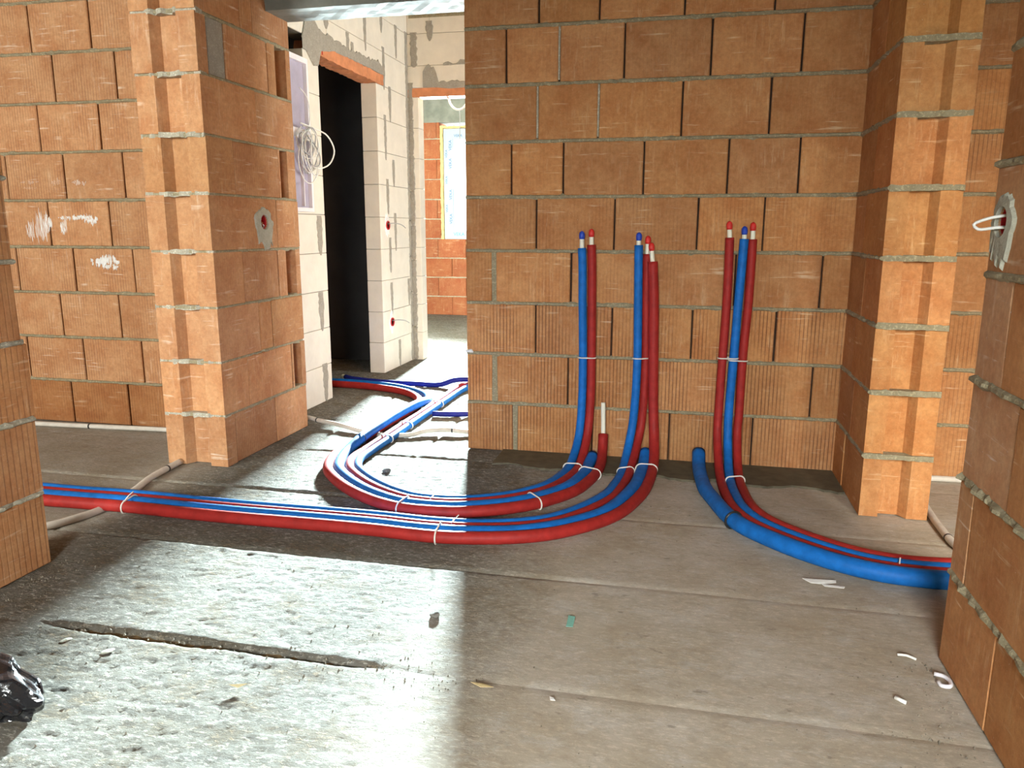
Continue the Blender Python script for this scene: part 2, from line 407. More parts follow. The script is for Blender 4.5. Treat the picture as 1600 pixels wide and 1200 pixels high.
def smear_strip(parent, x, z0, z1, w, mat='smear', seed=0, taper=True, y=0.0):
    r = random.Random(seed); n = max(5, int((z1 - z0) / 0.02)); V = []; Fc = []
    for i in range(n + 1):
        t = i / n; z = z0 + (z1 - z0) * t
        k = (0.45 + 0.55 * min(1, t * 2.2)) if taper else 1
        if i in (0,): k *= 0.4
        a = w * 0.5 * k * r.uniform(0.75, 1.2); b = w * 0.5 * k * r.uniform(0.75, 1.2)
        V += [(x - a, y + 0.001, z), (x - a * 0.8, y - 0.0035, z), (x + b * 0.8, y - 0.0035, z), (x + b, y + 0.001, z)]
    for i in range(n):
        for k in range(3):
            p = i * 4 + k; Fc.append((p, p + 1, p + 5, p + 4))
    return mesh_obj('mortar_smear', V, Fc, mat, parent)

def wall_root(name, label, origin, rotz, length, T, height, core='joint_dark', inset=0.016, z0=0.0, e0=None, e1=None, yin=None):
    v, f = box_geo(inset if e0 is None else e0, length - (inset if e1 is None else e1), inset if yin is None else yin, T - inset, z0, height)
    o = mesh_obj(name, v, f, core, None, origin, rotz)
    tag(o, label, 'wall', kind='structure'); return o
def lay_course(parent, joints, length, z0, z1, T, mat='brick', gap=0.008, wide=(), th=0.012, x_start=0.0, tints=None, ribs=None):
    xs = [x_start] + list(joints) + [length]
    for i in range(len(xs) - 1):
        ga = 0 if i == 0 else (gap / 2 if (i - 1) not in wide else 0.011)
        gb = 0 if i == len(xs) - 2 else (gap / 2 if i not in wide else 0.011)
        brick(parent, xs[i] + ga, xs[i + 1] - gb, z0, z1 - th, T, mat,
              tint=(tints or {}).get(i), rib=(ribs or {}).get(i))
    for i in wide:
        x = joints[i]
        v, f = chamfer_box(0.03, 0.05, z1 - z0 - 0.008, 0.004, 0.003)
        mesh_obj('mortar_joint', v, f, 'mortar', parent, (x, 0.027, (z0 + z1) / 2 - 0.003))
PI = math.pi
CEIL = 2.76
Hc = 0.25

# ================================================================== STRUCTURE
# ---- floor: slabs cast side by side
RS = np.random.RandomState(3)
LAT = RS.rand(256, 256)
def vnoise(x, y):
    xi = np.floor(x).astype(int); yi = np.floor(y).astype(int); fx = x - xi; fy = y - yi
    fx = fx * fx * (3 - 2 * fx); fy = fy * fy * (3 - 2 * fy)
    g = lambda a, b: LAT[a % 256, b % 256]
    return (g(xi, yi) * (1 - fx) + g(xi + 1, yi) * fx) * (1 - fy) + (g(xi, yi + 1) * (1 - fx) + g(xi + 1, yi + 1) * fx) * fy
def fbm(x, y, f, oct=4, gain=0.55):
    s = np.zeros_like(x); a = 1.0; t = 0
    for i in range(oct):
        s += a * vnoise(x * f + 17.3 * i, y * f + 9.1 * i); t += a; a *= gain; f *= 2.03
    return s / t - 0.5
v, f = box_geo(-4.7, 3.3, -2.6, 9.9, -0.20, -0.03)
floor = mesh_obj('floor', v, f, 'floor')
tag(floor, 'raw grey concrete floor of cast slabs with open joints', 'floor', kind='structure')
def slab(x0, x1, y0, y1, step, edges, along='x'):
    nx = max(2, int(round((x1 - x0) / step))); ny = max(2, int(round((y1 - y0) / step)))
    X, Y = np.meshgrid(np.linspace(x0, x1, nx + 1), np.linspace(y0, y1, ny + 1), indexing='ij')
    left = np.clip((-0.35 - X) / 0.7, 0, 1) * (np.clip((X + 2.3) / 0.25, 0.1, 1) if y1 < 3.5 else 1)
    amp = 0.0015 + 0.0050 * left
    Z = fbm(X * 0.8, Y * 1.5, 30.0, 4, 0.95) * amp * 1.5 + fbm(X, Y, 2.2, 2) * 0.004
    Z -= np.abs(fbm(X * .8 + 9, Y * 1.6 + 4, 20.0, 4, 0.7)) ** 0.8 * 0.004 * left - 0.001 * left
    Z -= np.clip(fbm(X + 40, Y * 1.4 + 11, 30.0, 3) - 0.18, 0, 1) * 0.005 * (0.15 + left)
    # ragged edges falling into the joints
    for which, depth, wid in edges:
        d = {'y0': Y - y0, 'y1': y1 - Y, 'x0': X - x0, 'x1': x1 - X}[which]
        w = wid * (0.55 + 1.3 * np.clip(fbm(X + 5, Y * 0 + X * 0 + 3.3, 9.0, 4, 0.6) + 0.5, 0, 1))
        yj = y0 if which == 'y0' else y1
        if abs(yj - 1.668) < .01: fade = 0.10 + 0.90 * np.clip((-0.70 - X) / 0.25, 0, 1) * np.clip((X + 1.75) / 0.2, 0, 1)
        elif abs(yj - 2.268) < .01: fade = 0.30 + 0.7 * np.clip((-0.1 - X) / 0.4, 0, 1)
        else: fade = 0.2 + 0.8 * np.clip((-0.6 - X) / 0.6, 0, 1)
        if along == 'y':
            fade = 0.6
            w = wid * (0.55 + 1.3 * np.clip(fbm(X * 0 + 3.3, Y + 5, 9.0, 4, 0.6) + 0.5, 0, 1))
        t = np.clip(1 - d / w, 0, 1)
        Z -= depth * fade * t * t * (3 - 2 * t)
        # crumbs / ridge beside the joint
        t2 = np.exp(-((d - w * 1.5) / (0.025)) ** 2)
        Z += 0.004 * t2 * np.clip(fbm(X, Y, 26.0, 3) + 0.25, 0, 1) * (0.2 + left)
    Z = np.minimum(Z, 0.008)
    n = (nx + 1) * (ny + 1)
    V = np.stack([X.ravel(), Y.ravel(), Z.ravel()], 1)
    ii = np.arange(nx)[:, None] * (ny + 1) + np.arange(ny)[None, :]
    Fq = np.stack([ii, ii + ny + 1, ii + ny + 2, ii + 1], -1).reshape(-1, 4)
    me = bpy.data.meshes.new('slab')
    me.vertices.add(n); me.vertices.foreach_set('co', V.ravel())
    me.loops.add(len(Fq) * 4); me.loops.foreach_set('vertex_index', Fq.ravel())
    me.polygons.add(len(Fq)); me.polygons.foreach_set('loop_start', np.arange(0, len(Fq) * 4, 4))
    me.polygons.foreach_set('use_smooth', np.ones(len(Fq), bool))
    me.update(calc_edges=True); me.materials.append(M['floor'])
    o = bpy.data.objects.new('slab', me); COL.objects.link(o); o.parent = floor
    return o
YJ = [0.45, 1.06, 1.668, 2.268, 2.845, 3.445]
JD = {0.45: 0.010, 1.06: 0.001, 1.668: 0.022, 2.268: 0.007, 2.845: 0.014, 3.445: 0.012}
JW = {0.45: 0.02, 1.06: 0.015, 1.668: 0.018, 2.268: 0.017, 2.845: 0.016, 3.445: 0.014}
for a, b in zip(YJ[:-1], YJ[1:]):
    slab(-4.6, 3.2, a, b, 0.009 if a > 1 else 0.02, [('y0', JD[a], JW[a]), ('y1', JD[b], JW[b])])
slab(-4.6, 3.2, -2.6, 0.45, 0.06, [('y1', 0.01, 0.02)])
r = random.Random(21); V = []; Fc = []          # earth lodged in the deep joint
for i in range(61):
    x = -1.80 + 1.25 * i / 60; w = .012 + .010 * r.random(); zz = -.012 + r.uniform(-.003, .003)
    V += [(x, 1.668 - w, zz), (x, 1.668, zz + r.uniform(-.004, .002)), (x, 1.668 + w, zz)]
for i in range(60):
    for q in range(2): p = i * 3 + q; Fc.append((p, p + 3, p + 4, p + 1))
mesh_obj('joint_dirt', V, Fc, 'earth', floor)
XJ = [-4.6, -2.46, -1.86, -1.26, -0.2, 3.2]
for a, b in zip(XJ[:-1], XJ[1:]):
    e = []
    if a > -4: e.append(('x0', 0.012, 0.016))
    if b < 3: e.append(('x1', 0.012, 0.016))
    e.append(('y0', 0.012, 0.014))
    slab(a, b, 3.445, 9.6, 0.016 if -2.5 < a < -0.5 else 0.06, e, 'y')

# ---- ceiling and cast beams
v, f = box_geo(-4.7, 3.3, -2.6, 9.9, CEIL, CEIL + 0.2)
tag(mesh_obj('ceiling', v, f, 'ceiling'), 'grey concrete slab ceiling over the whole storey', 'ceiling', kind='structure')
def rough_box(name, x0, x1, y0, y1, z0, z1, mat, step=0.05, amp=0.004, seed=1, parent=None, smooth=True):
    """box whose long faces are gridded and roughened"""
    import bmesh
    bm = bmesh.new(); bmesh.ops.create_cube(bm, size=1.0)
    for vv in bm.verts:
        vv.co = Vector(((x0 + x1) / 2 + vv.co.x * (x1 - x0), (y0 + y1) / 2 + vv.co.y * (y1 - y0), (z0 + z1) / 2 + vv.co.z * (z1 - z0)))
    dims = (x1 - x0, y1 - y0, z1 - z0)
    for ax in range(3):
        n = int(dims[ax] / step)
        for i in range(1, max(1, n)):
            c = Vector((x0, y0, z0)); c[ax] += dims[ax] * i / n
            nn = Vector((0, 0, 0)); nn[ax] = 1
            bmesh.ops.bisect_plane(bm, geom=bm.verts[:] + bm.edges[:] + bm.faces[:], plane_co=c, plane_no=nn)
    r = random.Random(seed)
    for vv in bm.verts:
        vv.co += Vector((r.uniform(-amp, amp), r.uniform(-amp, amp), r.uniform(-amp, amp)))
    me = bpy.data.meshes.new(name); bm.to_mesh(me); bm.free()
    me.materials.append(M[mat]); o = bpy.data.objects.new(name, me); COL.objects.link(o)
    if parent: o.parent = parent
    return o
tag(rough_box('trim_1', -2.05, -1.045, 3.65, 3.87, 2.135, CEIL, 'beam', 0.045, 0.0012, 2), 'grey cast concrete beam over the opening to the hallway', 'beam', kind='structure')
v, f = box_geo(-2.365, -2.05, 2.01, 3.08, 2.135, CEIL)
tag(mesh_obj('trim_2', v, f, 'beam'), 'concrete beam over the left-hand room opening, above the view', 'beam', kind='structure')
v, f = box_geo(0.69, 0.945, 2.03, 3.08, 2.135, CEIL)
tag(mesh_obj('trim_3', v, f, 'beam'), 'concrete beam over the right-hand room opening, above the view', 'beam', kind='structure')

# ---- plain outer shell with window openings
def shell(name, label, boxes, mat='plaster_grey'):
    v, f = join_geo([box_geo(*b) for b in boxes])
    return tag(mesh_obj(name, v, f, mat), label, 'wall', kind='structure')
# camera room, rear wall with the added window opening
shell('wall_rear', 'plain rear wall of the front room with a window opening',
      [(-2.28, -0.65, -2.6, -2.35, 0, CEIL), (0.65, 0.94, -2.6, -2.35, 0, CEIL), (-0.65, 0.65, -2.6, -2.35, 0, 1.0), (-0.65, 0.65, -2.6, -2.35, 2.15, CEIL)])
shell('wall_right_outer', 'plain outer wall of the right-hand room and hall end', [(3.05, 3.3, -1.1, 4.35, 0, CEIL), (3.05, 3.3, 5.55, 9.9, 0, CEIL), (3.05, 3.3, 4.35, 5.55, 0, 0.95), (3.05, 3.3, 4.35, 5.55, 2.15, CEIL)])
shell('wall_right_front', 'front wall of the right-hand room with a window opening',
      [(0.945, 1.0, -1.0, -0.75, 0, CEIL), (2.0, 3.05, -1.0, -0.75, 0, CEIL), (1.0, 2.0, -1.0, -0.75, 0, 0.95), (1.0, 2.0, -1.0, -0.75, 2.15, CEIL)])
shell('wall_left_outer', 'plain outer wall of the left-hand room', [(-4.65, -4.4, -1.0, 9.9, 0, CEIL)])
shell('wall_left_front', 'front wall of the left-hand room with a window opening',
      [(-4.4, -4.2, -1.0, -0.75, 0, CEIL), (-2.9, -2.28, -1.0, -0.75, 0, CEIL), (-4.2, -2.9, -1.0, -0.75, 0, 0.95), (-4.2, -2.9, -1.0, -0.75, 2.15, CEIL)])

# ---- centre wall: clay blocks
WL = 1.99; WT = 0.23
wall_back = wall_root('wall_back', 'orange clay block wall behind the vertical red and blue pipes', (-1.045, 3.64, 0), 0, WL, WT, CEIL)
WJ = {8: [0.348, 0.621, 0.988, 1.359], 7: [0.198, 0.444, 0.735, 1.108, 1.482], 6: [0.346, 0.625, 0.995, 1.366], 5: [0.223, 0.469, 0.836, 1.205, 1.502],
      4: [0.344, 0.711, 1.085, 1.37], 3: [0.138, 0.513, 0.89, 1.261, 1.629], 2: [0.345, 0.713, 1.083, 1.451], 1: [0.14, 0.506, 0.884, 1.266, 1.625],
      0: [0.245, 0.63, 0.999, 1.379], 9: [0.2, 0.57, 0.94, 1.31, 1.6], 10: [0.35, 0.72, 1.09, 1.46]}
WWIDE = {3: (0,), 1: (0,), 0: (0,)}
for k in range(11):
    lay_course(wall_back, WJ[k], WL, k * Hc + 0.004, min((k + 1) * Hc + 0.004, CEIL), WT, wide=WWIDE.get(k, ()),
               ribs={i: (1.5 if k < 3 else (0.5 if k < 5 else 0.15)) for i in range(8)})
    if k: mortar_bed(wall_back, 0.001, WL - 0.001, k * Hc - 0.002, WT, 0.015, 0.004, seed=k)
# white foam lines in three perpends
for (x, z) in ((0.444, 7), (0.346, 6), (0.625, 6)):
    v, f = chamfer_box(0.009, 0.02, 0.225, 0.002, 0.001)
    tag(mesh_obj('foam_line', v, f, 'mortar_pale', wall_back, (x, 0.006, (z + 0.5) * Hc)), 'pale foam line in a vertical joint')
mesh_obj('filler_chip', *chamfer_box(0.035, 0.012, 0.016, 0.003, 0.004), 'lime', wall_back, (0.012, -0.004, 0.505))

# ---- pilaster to the right of the centre wall (local x runs towards the camera)
SL = 0.57; ST = 0.245
wall_pier = wall_root('wall_pier', 'narrow orange clay pier with grooved end face right of the pipes', (0.70, 3.65, 0), -PI / 2, SL, ST, CEIL, e1=0.06)
def end_groove(x_back, x_front, T, a, b, c, d, depth):
    s = -1 if x_front > x_back else 1
    xi = x_front + s * depth
    return [(x_back, 0), (x_front, 0), (x_front, a * T), (xi, b * T), (xi, c * T), (x_front, d * T), (x_front, T), (x_back, T)]
for k in range(11):
    z0, z1 = k * Hc + 0.004, min((k + 1) * Hc + 0.004, CEIL) - 0.012
    j = 0.30 if k % 2 else 0.22
    brick(wall_pier, 0.012, j - 0.003, z0, z1, ST, rib=0.2)
    prism_brick(wall_pier, end_groove(j + 0.003, SL + rnd.uniform(-.004, .004), ST, 0.28, 0.31, 0.60, 0.70, 0.040), z0, z1, rib=0.15,
                tint=(rnd.uniform(1.0, 1.12), rnd.uniform(1.0, 1.1), rnd.uniform(0.92, 1.02)))
    if k: mortar_bed(wall_pier, 0.012, SL + 0.004, k * Hc - 0.002, ST, 0.016, 0.006, seed=40 + k)
for k in range(1, 9):   # the same bed squeezed out on the grooved end
    r = random.Random(k); V = []; Fc = []; n = 14
    for i in range(n + 1):
        y = ST * i / n
        pr = SL + 0.004 + r.random() * 0.007
        V += [(SL - 0.05, y, k * Hc - 0.012 - r.random() * .004), (pr, y, k * Hc - 0.010 - r.random() * .004), (pr, y, k * Hc + 0.006 + r.random() * .005), (SL - 0.05, y, k * Hc + 0.006)]
    for i in range(n):
        for q in range(4):
            p = i * 4 + q; p2 = i * 4 + (q + 1) % 4; Fc.append((p, p2, p2 + 4, p + 4))
    Fc += [(3, 2, 1, 0), tuple(n * 4 + q for q in range(4))]
    mesh_obj('mortar_bead', V, Fc, 'mortar', wall_pier)
ragged = None

# ---- left column (wall end between the side room and the hall)
CL = 0.79; CT = 0.315
wall_column = wall_root('wall_column', 'orange clay wall end with grooved front and stepped slots beside the hallway', (-2.05, 3.08, 0), PI / 2, CL, CT, CEIL, e0=0.06, yin=0.10)
CC = {8: ([0.338, 0.438], None), 7: ([0.071, 0.203, 0.562], (0.638, 0.747)), 6: ([0.431], None), 5: ([0.21, 0.617], (0.633, 0.71)), 4: ([0.566], None),
      3: ([0.229, 0.557], (0.64, 0.743)), 2: ([0.343, 0.468], None), 1: ([0.214, 0.642], (0.661, 0.746)), 0: ([0.081, 0.455], None),
      9: ([0.21, 0.60], None), 10: ([0.40], None)}
col_box_brick = None
for k in range(11):
    z0, z1 = k * Hc + 0.004, min((k + 1) * Hc + 0.004, CEIL) - 0.011
    js, slot = CC[k]
    xs = [0.0] + js + [CL]
    sh = rnd.uniform(-0.006, 0.006)
    for i in range(len(xs) - 1):
        a, b = xs[i] + (0.0025 if i else sh), xs[i + 1] - (0.0025 if i < len(xs) - 2 else 0)
        if i == 0:
            prism_brick(wall_column, end_groove(b, a, CT, 0.28, 0.33, 0.62, 0.70, 0.046), z0, z1, rib=0.2)
        elif k == 7 and i == 1:
            brick(wall_column, a, b, z0, z1, CT, mat='smear', name='mortar_joint', y0=0.004)
        elif i == len(xs) - 2 and slot:
            s0, s1 = slot
            prism_brick(wall_column, [(a, 0), (s0, 0), (s0 + .004, .075), (s1 - .004, .075), (s1, 0), (b, 0), (b, CT), (a, CT)], z0, z1, rib=0.3)
        else:
            bb = brick(wall_column, a, b, z0, z1, CT, rib=0.5, y0=rnd.uniform(-.003, .003))
        if k == 4 and i == 0: col_box_brick = COL.objects[-1] if False else bpy.context.scene.objects[-1] if False else None
    if k:
        mortar_bed(wall_column, 0.004, CL - 0.002, k * Hc - 0.002, CT, 0.012, 0.001, seed=60 + k)
        r = random.Random(k + 9); V = []; Fc = []; n = 16
        for i in range(n + 1):
            y = CT * i / n
            pr = 0.012 - r.random() * 0.022 if .15 < i / n < .8 else 0.008 - r.random() * .012
            V += [(0.05, y, k * Hc - 0.010), (pr, y, k * Hc - 0.009 - r.random() * .007), (pr, y, k * Hc + 0.006 + r.random() * .005), (0.05, y, k * Hc + 0.006)]
        for i in range(n):
            for q in range(4):
                p = i * 4 + q; p2 = i * 4 + (q + 1) % 4; Fc.append((p, p + 4, p2 + 4, p2))
        Fc += [(0, 1, 2, 3), tuple(n * 4 + 3 - q for q in range(4))]
        mesh_obj('mortar_bead', V, Fc, 'mortar_pale', wall_column)

for o_ in wall_column.children:
    if o_.name.startswith('brick'): c_ = o_.color; o_.color = (c_[0] * 1.02, c_[1] * 1.10, c_[2] * 1.32, c_[3])

# ---- back wall of the left-hand room
BLn = 2.1
BL_TINT = lambda: (lambda b: (b * 1.02, b * 1.13, b * 1.42))(rnd.uniform(.92, 1.08))
wall_bl = wall_root('wall_back_left', 'orange clay block wall of the side room, splashed with white lime', (-2.365 - BLn, 3.65, 0), 0, BLn, WT, CEIL)
BJ = {8: [-1.051, -0.682, -0.379], 7: [-0.932, -0.555, -0.19], 6: [-1.058, -0.68, -0.372], 5: [-0.929, -0.56, -0.19], 4: [-1.062, -0.675, -0.31], 3: [-0.931, -0.553, -0.18],
      2: [-1.047, -0.669, -0.30], 1: [-0.928, -0.551, -0.422, -0.05], 0: [-1.037, -0.665, -0.29]}
BJ[9] = BJ[7]; BJ[10] = BJ[8]
for k in range(11):
    js = sorted([BLn + j for j in BJ[k]] + [BLn + BJ[k][0] - 0.373, BLn + BJ[k][0] - 0.746])
    js = [j for j in js if 0.06 < j < BLn - 0.04]
    lay_course(wall_bl, js, BLn, k * Hc + 0.004, min((k + 1) * Hc + 0.004, CEIL), WT,
               wide=((len(js) - 2,) if k == 1 else ()),
               ribs={i: 0.75 for i in range(9)}, tints=({i: (0.76, 0.70, 0.68) for i in range(9)} if k == 0 else {i: BL_TINT() for i in range(9)}))
    if k: mortar_bed(wall_bl, 0.001, BLn - 0.001, k * Hc - 0.002, WT, 0.013, 0.005, seed=80 + k)
def lime_splash(parent, cx, cz, rx, rz, seed, fill=0.75, cols=None):
    """lime caught on the ribs: thin upright dabs side by side"""
    r = random.Random(seed); parts = []; n = max(3, int(2 * rx / 0.0075)); o0 = 0.0
    for i in range(n):
        if r.random() > fill: continue
        t = (i + .5) / n * 2 - 1; x = cx + t * rx
        h = rz * math.sqrt(max(.08, 1 - t * t)) * r.uniform(.45, 1.1); o0 = .5 * o0 + r.uniform(-.3, .3) * rz
        w = r.uniform(.0034, .0062); zt, zb = cz + o0 + h, cz + o0 - h; m = 5; V = []; Fc = []
        for k in range(m + 1):
            z = zb + (zt - zb) * k / m; q = w * (0.25 if k in (0, m) else r.uniform(.6, 1.15)); d = r.uniform(-.002, .002)
            V += [(x - q + d, .0015, z), (x + d, -.0022, z), (x + q + d, .0015, z)]
        for k in range(m):
            for j in range(2): p = k * 3 + j; Fc.append((p, p + 1, p + 4, p + 3))
        parts.append((V, Fc))
    return mesh_obj('lime_splash', *join_geo(parts), 'lime', parent)
for i, (x, z, rx, rz, fl_) in enumerate(((-1.155, 1.345, .06, .010, .8), (-1.16, 1.315, .045, .008, .8), (-0.985, 1.34, .03, .022, .9), (-1.0, 1.295, .05, .02, .8), (-0.84, 1.34, .045, .016, .8), (-1.13, 1.11, .085, .085, .97),
                                    (-0.965, 1.12, .025, .075, .95), (-0.90, 1.155, .10, .016, .8), (-0.80, 1.145, .05, .03, .75), (-0.73, 0.925, .09, .038, .9), (-0.70, 0.895, .05, .02, .8))):
    lime_splash(wall_bl, BLn + x, z, rx, rz, i + 3, fl_)

# ---- wall seen behind the pier on the right
wall_br = wall_root('wall_back_right', 'shaded orange clay block wall glimpsed behind the right-hand pier', (0.945, 3.66, 0), 0, 2.1, WT, CEIL)
for k in range(11):
    o0 = 0.16 if k % 2 else 0.34
    js = [o0 + 0.373 * i for i in range(6) if o0 + 0.373 * i < 2.05]
    lay_course(wall_br, js, 2.1, k * Hc + 0.004, min((k + 1) * Hc + 0.004, CEIL), WT)
    if k: mortar_bed(wall_br, 0.001, 2.099, k * Hc - 0.002, WT, 0.014, 0.004, seed=100 + k)

# ---- foreground walls left and right
FL = 2.01 - 0.3
wall_left = wall_root('wall_left', 'near orange clay block wall at the left edge of the view', (-2.03, 0.3, 0), PI / 2, FL, 0.25, CEIL)
for k in range(11):
    o0 = 0.19 if k % 2 else 0.37
    js = sorted(FL - (o0 + 0.373 * i) for i in range(5) if FL - (o0 + 0.373 * i) > 0.05)
    sh = {0: 0.0, 1: 0.006, 2: 0.012, 3: -0.012, 4: -0.006, 5: 0.0}.get(k, 0)
    lay_course(wall_left, js, FL + sh, k * Hc + 0.004, min((k + 1) * Hc + 0.004, CEIL), 0.25, mat='brick_coarse', ribs={i: 0.75 for i in range(8)}, tints={i: (rnd.uniform(.98, 1.08), rnd.uniform(1.02, 1.10), rnd.uniform(1.10, 1.25)) for i in range(8)})
    if k: mortar_bed(wall_left, 0.001, FL - 0.001, k * Hc - 0.002, 0.25, 0.015, 0.007, mat='mortar_pale', seed=120 + k)
FR = 2.03 - 0.3
wall_right = wall_root('wall_right', 'near orange clay block wall at the right edge of the view', (0.69, 2.03, 0), -PI / 2, FR, 0.25, CEIL)
RJ = {0: 0.315, 1: 0.101, 2: 0.277, 3: 0.169, 4: 0.33, 5: 0.19, 6: 0.33}
for k in range(11):
    o0 = RJ.get(k, 0.2 + 0.1 * (k % 2))
    js = [o0 + 0.373 * i for i in range(5) if o0 + 0.373 * i < FR - 0.05]
    pal = {0: (1.12, 1.36, 1.95)} if k in (2, 3) else ({0: (1.06, 1.2, 1.5)} if k in (1, 4) else None)
    lay_course(wall_right, js, FR, k * Hc + 0.004, min((k + 1) * Hc + 0.004, CEIL), 0.25, gap=0.003, tints=pal, ribs={i: 0.1 for i in range(8)})
    if k: mortar_bed(wall_right, 0.001, FR - 0.001, k * Hc - 0.002, 0.25, 0.018, 0.008, seed=140 + k)
# the rest of those walls, behind the camera
shell('wall_left_rear', 'plain left wall of the front room behind the viewer', [(-2.28, -2.03, -2.35, 0.3, 0, CEIL)])
shell('wall_right_rear', 'plain right wall of the front room behind the viewer', [(0.69, 0.94, -2.35, 0.3, 0, CEIL)])

# ---- hallway wall of pale aerated blocks (local x = Y - 3.87)
AT = 0.12; AH = 0.2372; A0 = 3.87; AY1 = 6.173
wall_hall = wall_root('wall_hall', 'pale aerated concrete block wall of the hallway with a dark doorway', (-2.247, A0, 0), PI / 2, 0.73, AT, 2.0, core='aac_joint', inset=0.006)
def aac(parent, x0, x1, z0, z1, T=AT, **kw):
    return brick(parent, x0 + .0012, x1 - .0012, z0 + .0015, z1 - .0015, T, mat='aac', name='block', tint=(1, 1, 1), rib=0, jitter=0.0008, chamf=0.0025)
core2 = mesh_obj('core', *box_geo(1.65, AY1 - A0 + AT - .01, .006, AT - .006, 0, CEIL), 'aac_joint', wall_hall)
core3 = mesh_obj('core', *box_geo(0.0, 1.70, .006, AT - .006, 2.215, CEIL), 'aac_joint', wall_hall)
DL, DR = 0.728, 1.640          # doorway edges
for k in range(9):
    z0, z1 = k * AH, (k + 1) * AH
    j = (0.62 if k in (0, 2, 4) else 0.30)
    if k == 8:
        aac(wall_hall, 0.0, 0.25, z0, z1); aac(wall_hall, 0.53, DL, z0, z1 - 0.0)
    else:
        for a, b in ((0, j), (j, DL)): aac(wall_hall, a, b, z0, z1)
    e = AY1 - A0 + AT - .002
    jr = {0: 1.973, 1: 2.1, 2: 2.216, 3: 1.83, 4: 1.946, 5: 1.81, 6: 1.94, 7: 1.79, 8: 1.90}[k]
    aac(wall_hall, DR, jr, z0, z1); aac(wall_hall, jr, e, z0, z1)
zl = 9 * AH
for k, js in enumerate(([0.3, 0.86, 1.205, 1.79], [0.6, 1.465, 1.765, 2.055], [0.25, 0.9, 1.55, 2.1])):
    z0 = (zl + 0.08) if k == 0 else (9 + k) * AH
    xs = [0.0] + js + [AY1 - A0 + AT - .002]
    for a, b in zip(xs[:-1], xs[1:]):
        zz0 = z0 if b < 1.8 else (9 + k) * AH
        aac(wall_hall, a, b, zz0, min((10 + k) * AH, CEIL))
# clay lintel over the doorway with its bed of mortar
lint = rough_box('lintel', -AT, 0.004, 0.66, 1.79, zl, zl + 0.072, 'lintel', 0.03, 0.0035, 5)
lint.parent = wall_hall; lint.rotation_euler = (0, 0, -PI / 2)
for vtx in lint.data.vertices:      # rotate into wall-local axes: x along, y into the wall
    x, y, z = vtx.co; vtx.co = (x, y, z)
mesh_obj('marker_line', *box_geo(0.775, 0.783, -0.0075, -0.004, zl + 0.012, zl + 0.085), 'red_mark', wall_hall)
def edge_smear(parent, pts, mat='smear', seed=1, y=0.0):
    """ragged band along the top of a lintel: list of (x, z_low, z_high)"""
    r = random.Random(seed); V = []; Fc = []; D = []
    for (a, b) in zip(pts[:-1], pts[1:]):
        n = max(2, int((b[0] - a[0]) / 0.02))
        for i in range(n):
            t = i / n; D.append([a[q] + (b[q] - a[q]) * t for q in range(3)])
    D.append(list(pts[-1]))
    for x, lo, hi in D:
        hi += r.uniform(-.012, .012)
        V += [(x, y + .001, lo), (x, y - .004, lo + .004), (x, y - .004, hi - .004), (x, y + .001, hi)]
    for i in range(len(D) - 1):
        for q in range(3):
            p = i * 4 + q; Fc.append((p, p + 4, p + 5, p + 1))
    return mesh_obj('mortar_smear', V, Fc, mat, parent)
edge_smear(wall_hall, [(0.52, 2.13, 2.20), (0.57, 2.13, 2.30), (0.66, 2.06, 2.34), (0.72, 2.07, 2.30), (0.76, 2.16, 2.29), (0.95, 2.20, 2.275), (1.2, 2.205, 2.265), (1.45, 2.208, 2.275), (1.70, 2.208, 2.29), (1.80, 2.205, 2.25)], seed=4, y=-0.004)
SMS = [(5.769, 1.893, 2.149), (5.658, 1.607, 1.932), (5.809, 1.419, 1.621), (5.675, 1.208, 1.47), (5.816, 0.929, 1.221), (5.694, 0.765, 1.034), (6.086, 0.474, 0.696), (5.701, 0.435, 0.689),
       (5.843, 0.006, 0.22), (5.334, 2.312, 2.60), (5.04, 2.22, 2.365), (5.108, 2.21, 2.32), (5.635, 2.498, 2.62), (5.925, 2.38, 2.618), (5.66, 2.109, 2.407), (4.517, 0.936, 1.179),
       (4.489, 0.46, 0.708), (4.503, 0.001, 0.249), (4.469, 2.254, 2.40), (4.727, 2.313, 2.41)]
for i, (y, a, b) in enumerate(SMS):
    w = 0.05 if y > 5 else 0.075
    smear_strip(wall_hall, y - A0, a, b, w, seed=i)
for i in range(9):     # corner filler running up the inside corner
    smear_strip(wall_hall, AY1 - A0 - 0.03, i * 0.29, i * 0.29 + 0.3, 0.055, seed=60 + i, taper=False)

# ---- cross wall at the hall's end with its doorway
XE0, XO0, XO1 = -2.247, -2.16, -0.35
wall_end = wall_root('wall_hall_end', 'pale aerated block wall closing the hallway, over a bright doorway', (XE0, AY1, 0), 0, XO0 - XE0, AT, 2.1, core='aac_joint', inset=0.006)
mesh_obj('core', *box_geo(0.006, 2.2, .006, AT - .006, 2.215, CEIL), 'aac_joint', wall_end)
mesh_obj('core', *box_geo(XO1 - XE0 + .01, 5.28, .006, AT - .006, 0, CEIL), 'aac_joint', wall_end)
for k in range(9):
    z0, z1 = k * AH, (k + 1) * AH
    aac(wall_end, 0, XO0 - XE0, z0, z1)
    off = 0.3 if k % 2 else 0.6
    xs = [XO1 - XE0] + [XO1 - XE0 + off + 0.6 * i for i in range(7)] + [5.28]
    for a, b in zip(xs[:-1], xs[1:]):
        if b > a + .02: aac(wall_end, a, min(b, 5.28), z0, z1)
for k, js in enumerate(([0.19, 0.75, 1.3], [0.55, 1.1], [0.19, 0.8])):
    z0 = zl + 0.07 if k == 0 else (9 + k) * AH
    xs = [0] + js + [2.2]
    for a, b in zip(xs[:-1], xs[1:]): aac(wall_end, a, b, z0, min((10 + k) * AH, CEIL))
